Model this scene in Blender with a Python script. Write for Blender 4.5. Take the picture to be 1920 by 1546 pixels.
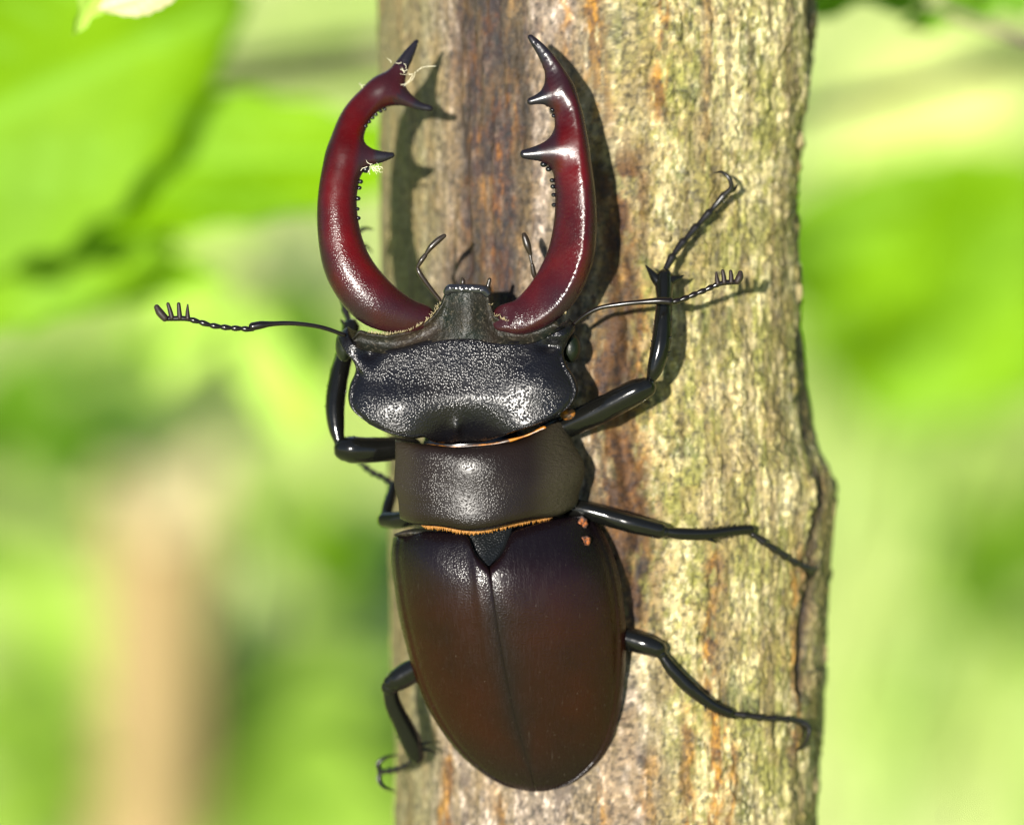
import bpy, math, random
import numpy as np
from mathutils import Vector, Matrix

random.seed(7)
rng = np.random.default_rng(7)
R = math.radians
for o in list(bpy.data.objects):
    bpy.data.objects.remove(o)
scene = bpy.context.scene
COL = scene.collection

# ---------------------------------------------------------------- frame, camera, sky, sun, exposure
K = 5.3e-5            # metres per traced unit: the beetle is about 75 mm long
DIST = 0.36           # camera to plane of focus
DU = DIST / K
PITCH = R(28)         # camera looks down; the sapling leans back by the same angle
H0 = 0.62             # height of the beetle above the ground
TILT = Matrix.Rotation(-PITCH, 4, 'X')
BASE = Matrix.Translation((0, 0, H0)) @ TILT

cam = bpy.data.cameras.new('camera')
cam.sensor_width = 36
cam.lens = 36 * DIST / (1920 * K)
cam.clip_start = 0.005
cam.clip_end = 2000
cam.dof.use_dof = True
cam.dof.focus_distance = DIST + 0.0015
cam.dof.aperture_fstop = cam.lens / 13.5
cam.dof.aperture_blades = 0
camo = bpy.data.objects.new('camera', cam)
COL.objects.link(camo)
camo.matrix_world = BASE @ Matrix.Translation((0, -DIST, 0)) @ Matrix.Rotation(R(90), 4, 'X')
scene.camera = camo

sun_v = (TILT.to_3x3() @ Vector((-0.31, -1.0, 0.05))).normalized()
elev = math.asin(sun_v.z)
azim = math.atan2(sun_v.x, sun_v.y)
world = bpy.data.worlds.new('World')
scene.world = world
world.use_nodes = True
wn = world.node_tree
sky = wn.nodes.new('ShaderNodeTexSky')
sky.sky_type = 'NISHITA'
sky.sun_disc = False
sky.sun_elevation = elev
sky.sun_rotation = azim
sky.air_density = 1.0
sky.dust_density = 0.2
bg = wn.nodes['Background']
bg.inputs['Strength'].default_value = 0.06
wn.links.new(sky.outputs[0], bg.inputs['Color'])
sun = bpy.data.lights.new('sun', 'SUN')
sun.energy = 4.6
sun.angle = R(0.53)
sun.color = (1.0, 0.95, 0.86)
suno = bpy.data.objects.new('sun', sun)
COL.objects.link(suno)
suno.rotation_euler = sun_v.to_track_quat('Z', 'Y').to_euler()
suno.location = (0, 0, 3)

scene.view_settings.view_transform = 'Standard'
scene.view_settings.look = 'None'
scene.view_settings.gamma = 1
scene.view_settings.use_curve_mapping = False
scene.view_settings.exposure = 1.65
scene.render.engine = 'CYCLES'
scene.cycles.max_bounces = 8

# ---------------------------------------------------------------- helpers
def P(a):
    """traced units (x right, y down, h towards the viewer) -> metres in the leaning frame"""
    a = np.asarray(a, float)
    s = (DU - a[..., 2]) / DU
    return np.stack([(a[..., 0] - 960) * s, -a[..., 2], (773 - a[..., 1]) * s], -1) * K

def smooth01(a, b, x):
    t = np.clip((x - a) / (b - a), 0, 1)
    return t * t * (3 - 2 * t)

_T = rng.random((8, 256, 256))
def vnoise(x, y, seed=0):
    t = _T[seed % 8]
    x = np.asarray(x, float) + 1000.5 + seed * 17.3
    y = np.asarray(y, float) + 1000.5 + seed * 9.1
    xi = np.floor(x).astype(int); yi = np.floor(y).astype(int)
    fx = x - xi; fy = y - yi
    fx = fx * fx * fx * (fx * (fx * 6 - 15) + 10); fy = fy * fy * fy * (fy * (fy * 6 - 15) + 10)
    a = t[xi & 255, yi & 255]; b = t[(xi + 1) & 255, yi & 255]
    c = t[xi & 255, (yi + 1) & 255]; d = t[(xi + 1) & 255, (yi + 1) & 255]
    return (a * (1 - fx) + b * fx) * (1 - fy) + (c * (1 - fx) + d * fx) * fy

def fbm(x, y, seed=0, o=4, g=0.5):
    s = 0; a = 1; n = 0
    for i in range(o):
        s = s + a * vnoise(x * 2.03 ** i, y * 2.03 ** i, seed + i); n += a; a *= g
    return s / n            # about 0..1

def cat(pts, n=None, step=None):
    """Catmull-Rom resample of points (any dimension) to n points or about step apart, even in arc length"""
    p = np.asarray(pts, float)
    if len(p) == 2:
        p = np.array([p[0], (p[0] + p[1]) / 2, p[1]])
    q = np.vstack([2 * p[0] - p[1], p, 2 * p[-1] - p[-2]])
    out = []
    for i in range(1, len(q) - 2):
        t = np.linspace(0, 1, 24, endpoint=False)[:, None]
        a, b, c, d = q[i - 1], q[i], q[i + 1], q[i + 2]
        out.append(0.5 * (2 * b + (c - a) * t + (2 * a - 5 * b + 4 * c - d) * t ** 2 + (-a + 3 * b - 3 * c + d) * t ** 3))
    o = np.vstack(out + [p[-1:]])
    L = np.r_[0, np.cumsum(np.linalg.norm(np.diff(o[:, :min(3, o.shape[1])], axis=0), axis=1))]
    if n is None:
        n = max(3, int(L[-1] / step) + 1)
    s = np.linspace(0, L[-1], n)
    return np.stack([np.interp(s, L, o[:, k]) for k in range(o.shape[1])], 1)

def mesh_from(name, co, quads=None, tris=None, attrs=None, cols=None):
    me = bpy.data.meshes.new(name)
    co = np.asarray(co, float)
    nq = 0 if quads is None else len(quads); nt = 0 if tris is None else len(tris)
    li = []
    if nq: li.append(np.asarray(quads).reshape(-1))
    if nt: li.append(np.asarray(tris).reshape(-1))
    li = np.concatenate(li).astype(np.int32)
    st = np.concatenate([np.arange(nq) * 4, nq * 4 + np.arange(nt) * 3]).astype(np.int32)
    me.vertices.add(len(co)); me.vertices.foreach_set('co', co.astype(np.float32).reshape(-1))
    me.loops.add(len(li)); me.loops.foreach_set('vertex_index', li)
    me.polygons.add(nq + nt); me.polygons.foreach_set('loop_start', st)
    me.update(calc_edges=True)
    me.polygons.foreach_set('use_smooth', np.ones(nq + nt, bool))
    for k, v in (attrs or {}).items():
        a = me.attributes.new(k, 'FLOAT', 'POINT'); a.data.foreach_set('value', np.asarray(v, np.float32))
    for k, v in (cols or {}).items():
        a = me.attributes.new(k, 'FLOAT_COLOR', 'POINT')
        a.data.foreach_set('color', np.c_[v, np.ones(len(v))].astype(np.float32).reshape(-1))
    me.validate()
    return me

ORIGIN = {}           # root name -> location in the leaning frame (metres)
def root_of(o):
    while o.parent: o = o.parent
    return o

def thing(name, label, category, at, group=None):
    o = bpy.data.objects.new(name, None)
    o.empty_display_size = 0.01
    COL.objects.link(o)
    loc = Vector(P(at))
    ORIGIN[o.name] = loc
    o.matrix_world = BASE @ Matrix.Translation(loc)
    o['label'] = label; o['category'] = category
    if group: o['group'] = group
    return o

def hold(name, parent):
    o = bpy.data.objects.new(name, None); o.empty_display_size = 0.005
    COL.objects.link(o); o.parent = parent
    return o

def part(name, verts, faces, mat, parent, label=None, attrs=None, cols=None, raw=False):
    """verts in traced units unless raw (metres in the leaning frame); faces = (quads, tris)"""
    q, t = faces
    co = np.asarray(verts, float) if raw else P(verts)
    co = co - np.array(ORIGIN[root_of(parent).name])
    o = bpy.data.objects.new(name, mesh_from(name, co, q, t, attrs, cols))
    o.data.materials.append(mat)
    COL.objects.link(o); o.parent = parent
    if label: o['label'] = label
    return o

def grid_quads(nu, nv, wrap_u=False, off=0):
    """vertex index = off + j*nu + i"""
    i = np.arange(nu if wrap_u else nu - 1); j = np.arange(nv - 1)
    I, J = np.meshgrid(i, j)
    I = I.ravel(); J = J.ravel(); I2 = (I + 1) % nu
    return off + np.stack([J * nu + I, J * nu + I2, (J + 1) * nu + I2, (J + 1) * nu + I], 1)

def merge(*ms):
    V, Q, T, n = [], [], [], 0
    for v, (q, t) in ms:
        V.append(v)
        if q is not None and len(q): Q.append(np.asarray(q) + n)
        if t is not None and len(t): T.append(np.asarray(t) + n)
        n += len(v)
    return np.vstack(V), (np.vstack(Q) if Q else None, np.vstack(T) if T else None)

def tube(pts, seg=12, step=4.0, flat=1.0, caps=True, n=None):
    """pts: (x,y,h,r) traced units; rounded ends; flat scales the section across the view direction"""
    c = cat(pts, n=n, step=None if n else step)
    c[:, 3] = np.maximum(c[:, 3], 0.3)
    t = np.gradient(c[:, :3], axis=0)
    t /= np.linalg.norm(t, axis=1)[:, None] + 1e-9
    up = np.array([0, 0, 1.0])
    if abs(t[:, 2]).mean() > 0.9: up = np.array([0, 1.0, 0])
    a = np.cross(t, up); a /= np.linalg.norm(a, axis=1)[:, None] + 1e-9
    b = np.cross(a, t)
    rings = []
    m = 4
    if caps:
        for k in range(m):
            f = (k + 0.25) / m * math.pi / 2
            rings.append((c[0, :3] - t[0] * c[0, 3] * math.cos(f), c[0, 3] * math.sin(f), a[0], b[0]))
    for k in range(len(c)):
        rings.append((c[k, :3], c[k, 3], a[k], b[k]))
    if caps:
        for k in range(m - 1, -1, -1):
            f = (k + 0.25) / m * math.pi / 2
            rings.append((c[-1, :3] + t[-1] * c[-1, 3] * math.cos(f), c[-1, 3] * math.sin(f), a[-1], b[-1]))
    ang = np.linspace(0, 2 * math.pi, seg, endpoint=False)
    V = np.vstack([p + r * (np.cos(ang)[:, None] * A + flat * np.sin(ang)[:, None] * B) for p, r, A, B in rings])
    q = grid_quads(seg, len(rings), True)
    n = len(V)
    V = np.vstack([V, V[:seg].mean(0), V[-seg:].mean(0)])
    i = np.arange(seg); i2 = (i + 1) % seg
    T = np.vstack([np.stack([i2, i, np.full(seg, n)], 1), np.stack([i, i2, np.full(seg, 0)], 1)])
    T[seg:, 0] += n - seg; T[seg:, 1] += n - seg; T[seg:, 2] = n + 1
    return V, (q, T)

def ball(c, r, seg=12, rings=8):
    """ellipsoid; r = (rx, ry, rh)"""
    th = np.linspace(0, math.pi, rings + 1)[1:-1]
    ang = np.linspace(0, 2 * math.pi, seg, endpoint=False)
    V = [np.stack([np.sin(t) * np.cos(ang) * r[0], np.sin(t) * np.sin(ang) * r[1], np.full(seg, math.cos(t) * r[2])], 1) for t in th]
    V = np.vstack(V + [[[0, 0, r[2]], [0, 0, -r[2]]]]) + np.asarray(c, float)
    q = grid_quads(seg, rings - 1, True); n = seg * (rings - 1)
    i = np.arange(seg); i2 = (i + 1) % seg
    T = np.vstack([np.stack([i, i2, np.full(seg, n)], 1)[:, [1, 0, 2]], np.stack([i + n - seg, i2 + n - seg, np.full(seg, n + 1)], 1)])
    return V, (q, T)

def shell(front, back, left, right, height, nu=80, nv=80, thick=60, inset=0.12):
    """a plate bounded by four curves (front and back run left to right, left and right run front to back), domed by height(u, v, x, y), with a skirt"""
    F = cat([p[:2] for p in front], nu); B = cat([p[:2] for p in back], nu)
    L = cat([p[:2] for p in left], nv); Rr = cat([p[:2] for p in right], nv)
    u = np.linspace(0, 1, nu)[None, :, None]; v = np.linspace(0, 1, nv)[:, None, None]
    S = (1 - v) * F[None] + v * B[None] + (1 - u) * L[:, None] + u * Rr[:, None] - (
        (1 - u) * (1 - v) * F[0] + u * (1 - v) * F[-1] + (1 - u) * v * B[0] + u * v * B[-1])
    U = np.repeat(u[..., 0], nv, 0); Vv = np.repeat(v[..., 0], nu, 1)
    h = height(U, Vv, S[..., 0], S[..., 1])
    V = np.stack([S[..., 0], S[..., 1], h], -1).reshape(-1, 3)
    q = grid_quads(nu, nv)
    # skirt round the rim
    idx = np.arange(nu * nv).reshape(nv, nu)
    loop = np.concatenate([idx[0, :], idx[1:, -1], idx[-1, -2::-1], idx[-2:0:-1, 0]])
    rim = V[loop]; cen = V.mean(0)
    rings = [V]; Q = [q]; prev = loop; n = len(V); m = len(loop)
    for k, (ins, dz) in enumerate([(0.008, 0.12), (0.03, 0.4), (inset, 1.0), (inset * 3, 1.05)]):
        w = rim.copy()
        w[:, :2] = rim[:, :2] + (cen[:2] - rim[:, :2]) * ins
        w[:, 2] = rim[:, 2] - thick * dz
        rings.append(w)
        cur = n + np.arange(m); n += m
        a = np.arange(m); b = (a + 1) % m
        Q.append(np.stack([prev[b], prev[a], cur[a], cur[b]], 1))
        prev = cur
    return np.vstack(rings), (np.vstack(Q)[:, ::-1], None)

def surface_net(f, lo, hi, cell):
    lo = np.asarray(lo, float); n = np.ceil((np.asarray(hi) - lo) / cell).astype(int) + 1
    ax = [lo[k] + cell * np.arange(n[k]) for k in range(3)]
    G = np.stack(np.meshgrid(*ax, indexing='ij'), -1).reshape(-1, 3)
    Fv = np.concatenate([f(g) for g in np.array_split(G, max(1, len(G) // 60000))]).reshape(n)
    s = Fv < 0
    corners = [(i, j, k) for i in (0, 1) for j in (0, 1) for k in (0, 1)]
    m = n - 1
    cs = np.zeros(m, int); sumP = np.zeros(tuple(m) + (3,)); cnt = np.zeros(m)
    sl = lambda A, c: A[c[0]:c[0] + m[0], c[1]:c[1] + m[1], c[2]:c[2] + m[2]]
    for c in corners: cs += sl(s, c)
    act = (cs > 0) & (cs < 8)
    for c in corners:
        for d in range(3):
            if c[d]: continue
            e = list(c); e[d] = 1
            fa, fb = sl(Fv, c), sl(Fv, e)
            x = (fa < 0) != (fb < 0)
            t = np.where(x, fa / np.where(fa == fb, 1, fa - fb), 0)
            for k in range(3):
                sumP[..., k] += np.where(x, c[k] + (t if k == d else 0), 0)
            cnt += x
    vid = -np.ones(m, int); vid[act] = np.arange(act.sum())
    ii = np.stack(np.nonzero(act), 1)
    V = lo + cell * (ii + sumP[act] / cnt[act][:, None])
    Q = []
    for d in range(3):
        a, b = [(1, 2), (2, 0), (0, 1)][d]
        e = [slice(None)] * 3; e[d] = slice(0, n[d] - 1); e2 = list(e); e2[d] = slice(1, n[d])
        x = s[tuple(e)] != s[tuple(e2)]
        pos = np.stack(np.nonzero(x), 1)
        ok = (pos[:, a] > 0) & (pos[:, b] > 0) & (pos[:, a] < m[a]) & (pos[:, b] < m[b])
        pos = pos[ok]
        def g(da, db):
            p = pos.copy(); p[:, a] += da; p[:, b] += db
            return vid[p[:, 0], p[:, 1], p[:, 2]]
        q = np.stack([g(-1, -1), g(0, -1), g(0, 0), g(-1, 0)], 1)
        inside = s[tuple(pos.T)]
        q[~inside] = q[~inside][:, ::-1]
        Q.append(q)
    for _ in range(3):
        e = 0.5
        f0 = f(V)
        gr = np.stack([(f(V + e * np.eye(3)[k]) - f(V - e * np.eye(3)[k])) / (2 * e) for k in range(3)], 1)
        st = f0[:, None] * gr / (np.sum(gr * gr, 1)[:, None] + 1e-6)
        V = V - np.clip(st, -cell, cell)
    return V, (np.vstack(Q), None)

# ---------------------------------------------------------------- materials
class NT:
    def __init__(self, name):
        self.m = bpy.data.materials.new(name); self.m.use_nodes = True
        self.t = self.m.node_tree; self.b = self.t.nodes['Principled BSDF']
        self.out = self.t.nodes['Material Output']
    def n(self, typ, ins=None, **kw):
        x = self.t.nodes.new(typ)
        for k, v in kw.items(): setattr(x, k, v)
        for k, v in (ins or {}).items():
            if isinstance(v, bpy.types.NodeSocket): self.t.links.new(v, x.inputs[k])
            else: x.inputs[k].default_value = v
        return x
    def coord(self): return self.n('ShaderNodeTexCoord').outputs['Object']
    def mapped(self, scale):
        return self.n('ShaderNodeMapping', {'Vector': self.coord(), 'Scale': scale}).outputs[0]
    def noise(self, scale, detail=4, rough=0.55, vec=None):
        return self.n('ShaderNodeTexNoise', {'Vector': vec or self.coord(), 'Scale': scale, 'Detail': detail, 'Roughness': rough}).outputs['Fac']
    def voro(self, scale, vec=None, feature='F1'):
        return self.n('ShaderNodeTexVoronoi', {'Vector': vec or self.coord(), 'Scale': scale}, feature=feature).outputs['Distance']
    def ramp(self, fac, stops):
        r = self.n('ShaderNodeValToRGB', {'Fac': fac})
        e = r.color_ramp.elements
        while len(e) < len(stops): e.new(0.5)
        for k, (p, c) in enumerate(stops):
            e[k].position = p; e[k].color = (c if len(c) == 4 else (*c, 1)) if not isinstance(c, (int, float)) else (c, c, c, 1)
        return r.outputs['Color']
    def mix(self, f, a, b, blend='MIX'):
        x = self.n('ShaderNodeMix', data_type='RGBA', blend_type=blend)
        for s, v in ((x.inputs[0], f), (x.inputs[6], a), (x.inputs[7], b)):
            if isinstance(v, bpy.types.NodeSocket): self.t.links.new(v, s)
            elif isinstance(v, (int, float)): s.default_value = v
            else: s.default_value = (*v, 1)
        return x.outputs[2]
    def math(self, op, a, b=0.0, clamp=False):
        x = self.n('ShaderNodeMath', operation=op); x.use_clamp = clamp
        for k, v in ((0, a), (1, b)):
            if isinstance(v, bpy.types.NodeSocket): self.t.links.new(v, x.inputs[k])
            else: x.inputs[k].default_value = v
        return x.outputs[0]
    def bump(self, h, dist, strength=1.0, normal=None):
        ins = {'Height': h, 'Distance': dist, 'Strength': strength}
        if normal: ins['Normal'] = normal
        return self.n('ShaderNodeBump', ins).outputs[0]
    def attr(self, name): return self.n('ShaderNodeAttribute', attribute_name=name)
    def set(self, **kw):
        for k, v in kw.items():
            k = k.replace('_', ' ')
            s = self.b.inputs[k]
            if isinstance(v, bpy.types.NodeSocket): self.t.links.new(v, s)
            elif isinstance(v, (tuple, list)): s.default_value = (*v, 1) if len(v) == 3 else v
            else: s.default_value = v
        return self.m

def chitin(name, base, rough=0.25, grain=None, depth=1.2e-5, spec=0.5, var=None, dust=0.0, coat=0.0):
    t = NT(name)
    c = base
    if var:
        c = t.mix(t.ramp(t.noise(180, 3), [(0.35, 0), (0.65, 1)]), base, var)
    if dust:
        d = t.ramp(t.noise(2600, 5, 0.7), [(0.55, 0), (0.75, dust)])
        c = t.mix(d, c, (0.12, 0.10, 0.07))
    r = t.ramp(t.noise(700, 4), [(0.3, rough * 0.8), (0.7, rough * 1.25)])
    t.set(Base_Color=c, Roughness=r, Specular_IOR_Level=spec, Coat_Weight=coat, Coat_Roughness=0.15)
    n = t.bump(t.noise(1500, 4), 1.2e-5, 0.6, t.bump(t.noise(330, 3), 5e-5, 0.6))
    if grain:
        v = t.voro(grain)
        v2 = t.ramp(v, [(0.0, 1.0), (0.55, 0.15), (1.0, 0.0)])
        v2 = t.math('MULTIPLY', v2, t.ramp(t.noise(420, 4, 0.6), [(0.3, 0.7), (0.7, 1.05)]))
        n = t.bump(v2, depth, 1.0, n)
    return t.set(Normal=n)

M = {}
M['black'] = chitin('black_chitin', (0.003, 0.003, 0.004), 0.22, spec=0.35)
M['leg'] = chitin('leg_chitin', (0.003, 0.003, 0.0026), 0.16, grain=2500, depth=4e-6, spec=0.24)
M['tarsus'] = chitin('tarsus_chitin', (0.005, 0.004, 0.0035), 0.3, spec=0.35)
M['antenna'] = chitin('antenna_chitin', (0.0035, 0.0022, 0.002), 0.22, spec=0.3)
M['club'] = chitin('club_chitin', (0.012, 0.007, 0.0055), 0.55, spec=0.3)
M['palp'] = chitin('palp_chitin', (0.012, 0.008, 0.005), 0.3, spec=0.3)
M['eye'] = chitin('eye_lens', (0.004, 0.006, 0.003), 0.4, grain=5000, depth=2e-5, spec=0.25)
M['head'] = chitin('head_chitin', (0.0028, 0.0028, 0.004), 0.26, grain=4900, depth=4.6e-5, var=(0.004, 0.0034, 0.0034), spec=0.24)
M['frons'] = chitin('frons_chitin', (0.003, 0.0048, 0.0028), 0.5, grain=4600, depth=4e-5, var=(0.013, 0.008, 0.005), spec=0.16, dust=0.5)
M['labrum'] = chitin('labrum_chitin', (0.008, 0.008, 0.010), 0.2, grain=2200, depth=9e-5)
M['scutellum'] = chitin('scutellum_chitin', (0.003, 0.0035, 0.0038), 0.3, grain=4600, depth=4e-5, spec=0.25)
M['hair_gold'] = NT('golden_hair').set(Base_Color=(0.22, 0.092, 0.010), Roughness=0.45)
M['hair_pale'] = NT('pale_hair').set(Base_Color=(0.20, 0.16, 0.085), Roughness=0.5)
_t = NT('orange_membrane')
M['membrane'] = _t.set(Base_Color=_t.mix(_t.ramp(_t.noise(900, 4), [(0.42, 0), (0.58, 1)]), (0.30, 0.11, 0.008), (0.03, 0.015, 0.008)), Roughness=0.4)
M['silk'] = NT('pale_silk').set(Base_Color=(0.62, 0.58, 0.42), Roughness=0.5)

def mandible_material():
    t = NT('mandible_chitin')
    red = t.mix(t.ramp(t.noise(160, 4), [(0.3, 0), (0.7, 1)]), (0.052, 0.0007, 0.0004), (0.018, 0.0006, 0.0005))
    red = t.mix(t.ramp(t.noise(3200, 4, 0.7), [(0.6, 0), (0.8, 0.35)]), red, (0.06, 0.02, 0.016))
    c = t.mix(t.attr('dark').outputs['Fac'], red, (0.006, 0.005, 0.007))
    r = t.ramp(t.noise(420, 6, 0.65), [(0.3, 0.16), (0.7, 0.36)])
    v = t.ramp(t.voro(5600), [(0.0, 1.0), (0.5, 0.1), (1.0, 0.0)])
    g = t.math('MULTIPLY', v, t.attr('rough').outputs['Fac'])
    n = t.bump(g, 2.2e-5, 1.0, t.bump(t.noise(900, 4), 1.6e-5, 0.7))
    return t.set(Base_Color=c, Roughness=r, Normal=n, Specular_IOR_Level=0.26)
M['mandible'] = mandible_material()

def pronotum_material():
    t = NT('pronotum_chitin')
    side = t.attr('side').outputs['Fac']
    c = t.mix(side, t.mix(t.noise(200, 3), (0.003, 0.0022, 0.002), (0.008, 0.0042, 0.0028)), (0.019, 0.015, 0.009))
    wr = t.noise(2600, 4, 0.6, t.mapped((0.45, 0.6, 1.6)))
    v = t.ramp(t.voro(5500), [(0.0, 1.0), (0.5, 0.12), (1.0, 0.0)])
    n = t.bump(wr, t.math('MULTIPLY', side, 1.8e-4), 1.0, t.bump(v, 2.6e-5, 1.0))
    r = t.math('ADD', t.math('MULTIPLY', side, 0.22), 0.29)
    return t.set(Base_Color=c, Roughness=r, Normal=n, Specular_IOR_Level=0.2)
M['pronotum'] = pronotum_material()

def elytra_material():
    t = NT('elytra_chitin')
    seam = t.attr('seam').outputs['Fac']
    c = t.mix(t.ramp(t.noise(120, 3), [(0.3, 0), (0.7, 1)]), (0.0115, 0.0015, 0.0006), (0.0055, 0.0009, 0.0006))
    c = t.mix(seam, c, (0.0028, 0.0016, 0.0022))
    dust = t.ramp(t.noise(5200, 3, 0.5), [(0.70, 0), (0.78, 0.45)])
    c = t.mix(dust, c, (0.10, 0.09, 0.07))
    v = t.ramp(t.voro(5600), [(0.0, 1.0), (0.6, 0.1), (1.0, 0.0)])
    n = t.bump(v, 2.0e-5, 1.0, t.bump(t.noise(700, 4), 1.2e-5, 0.5))
    scr = t.noise(1800, 2, 0.5, t.mapped((2.0, 1, 0.25)))
    ln = t.noise(900, 3, 0.6, t.n('ShaderNodeMapping', {'Vector': t.coord(), 'Scale': (6.0, 1.0, 0.35), 'Rotation': (0.0, 0.5, 0.0)}).outputs[0])
    c = t.mix(t.ramp(ln, [(0.70, 0), (0.76, 0.30)]), c, (0.05, 0.042, 0.034))
    r = t.math('ADD', t.ramp(scr, [(0.4, 0.22), (0.7, 0.32)]), 0.0)
    return t.set(Base_Color=c, Roughness=r, Normal=n, Specular_IOR_Level=0.22)
M['elytra'] = elytra_material()

def bark_material():
    t = NT('bark')
    c = t.attr('bark').outputs['Color']
    f = t.ramp(t.noise(2200, 6, 0.7), [(0.25, 0.55), (0.5, 1.0), (0.78, 1.5)])
    c = t.mix(1.0, c, f, 'MULTIPLY')
    f2 = t.ramp(t.noise(900, 5, 0.65, t.mapped((1.6, 1.6, 0.5))), [(0.3, 0.75), (0.7, 1.22)])
    c = t.mix(1.0, c, f2, 'MULTIPLY')
    n = t.bump(t.noise(1500, 7, 0.7), 3.5e-4, 0.8)
    n = t.bump(t.noise(4200, 5, 0.7), 1.2e-4, 0.8, n)
    r = t.ramp(t.noise(2600, 4), [(0.35, 0.42), (0.65, 0.8)])
    return t.set(Base_Color=c, Roughness=r, Normal=n, Specular_IOR_Level=0.4)
M['bark'] = bark_material()

def leaf_material(name, col, col2, trans=0.45):
    t = NT(name)
    vein = t.attr('vein').outputs['Fac']
    c = t.mix(t.ramp(t.noise(55, 4), [(0.3, 0), (0.7, 1)]), col, col2)
    c = t.mix(vein, c, tuple(min(1, x * 1.35 + 0.02) for x in col))
    t.set(Base_Color=c, Roughness=0.6, Specular_IOR_Level=0.15, Normal=t.bump(t.noise(420, 4), 1.5e-4, 0.5))
    tr = t.n('ShaderNodeBsdfTranslucent', {'Color': c})
    mx = t.n('ShaderNodeMixShader', {0: trans, 1: t.b.outputs[0], 2: tr.outputs[0]})
    t.t.links.new(mx.outputs[0], t.out.inputs['Surface'])
    return t.m
M['leaf'] = leaf_material('leaf_green', (0.105, 0.225, 0.001), (0.165, 0.31, 0.001))
M['leaf_deep'] = leaf_material('leaf_deep_green', (0.07, 0.17, 0.003), (0.10, 0.215, 0.004))
M['leaf_pale'] = leaf_material('leaf_pale_green', (0.25, 0.40, 0.04), (0.30, 0.44, 0.07))
M['leaf_light_disc'] = leaf_material('leaf_light_disc', (0.40, 0.45, 0.13), (0.46, 0.48, 0.19))  # brightness of a blurred light disc put into the leaf colour
M['leaf_dry'] = leaf_material('dry_leaf', (0.46, 0.40, 0.24), (0.34, 0.31, 0.15), 0.3)
M['twig'] = NT('twig_bark')
_t = M['twig']
M['twig'] = _t.set(Base_Color=_t.mix(_t.noise(300, 5), (0.07, 0.06, 0.035), (0.13, 0.105, 0.06)), Roughness=0.8, Normal=_t.bump(_t.noise(800, 5), 3e-4, 0.7))
_t = NT('stump_bark')
M['stump'] = _t.set(Base_Color=_t.mix(_t.ramp(_t.noise(40, 5, 0.6, _t.mapped((1, 1, 0.2))), [(0.3, 0), (0.7, 1)]), (0.18, 0.125, 0.05), (0.235, 0.165, 0.072)), Roughness=0.85, Normal=_t.bump(_t.noise(120, 6, 0.6, _t.mapped((1, 1, 0.15))), 2e-3, 0.8))
_t = NT('stump_wood')
M['wood'] = _t.set(Base_Color=_t.mix(_t.noise(90, 4), (0.34, 0.29, 0.15), (0.28, 0.24, 0.11)), Roughness=0.8)
_t = NT('meadow_ground')
_n1 = _t.ramp(_t.noise(7.0, 4, 0.5), [(0.35, 0), (0.62, 1)])
_n2 = _t.ramp(_t.noise(16.0, 5, 0.6), [(0.4, 0), (0.6, 1)])
_c = _t.mix(_n1, (0.32, 0.41, 0.09), (0.50, 0.53, 0.21))
_c = _t.mix(_t.math('MULTIPLY', _n2, 0.5), _c, (0.20, 0.30, 0.02))
M['ground'] = _t.set(Base_Color=_c, Roughness=0.9, Normal=_t.bump(_t.noise(60, 6, 0.7), 0.01, 0.8))
def grass_mat(name, a, b):
    t = NT(name)
    c = t.mix(t.noise(9, 3), a, b)
    t.set(Base_Color=c, Roughness=0.5)
    tr = t.n('ShaderNodeBsdfTranslucent', {'Color': c})
    mx = t.n('ShaderNodeMixShader', {0: 0.35, 1: t.b.outputs[0], 2: tr.outputs[0]})
    t.t.links.new(mx.outputs[0], t.out.inputs['Surface'])
    return t.m
M['grass'] = grass_mat('grass_blade', (0.22, 0.37, 0.05), (0.34, 0.46, 0.11))

# ---------------------------------------------------------------- ground
def ray_ground(px, py, z=0.0):
    """where the sight line through a traced point meets the level z (world)"""
    a = BASE @ Vector((0, -DIST, 0)); b = BASE @ Vector(P((px, py, 0.0)))
    d = b - a
    return a + d * ((z - a.z) / d.z)

n = 60
e = np.sinh(np.linspace(-5.5, 5.5, n)) / math.sinh(5.5) * 300
X, Y = np.meshgrid(e, e)
Z = 0.012 * (fbm(X * 3, Y * 3, 1) - 0.5) * (np.hypot(X, Y) < 8)
V = np.stack([X, Y + 1.0, Z], -1).reshape(-1, 3)
g = bpy.data.objects.new('ground', mesh_from('ground', V, grid_quads(n, n)))
g.data.materials.append(M['ground']); COL.objects.link(g); g['kind'] = 'structure'

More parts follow.
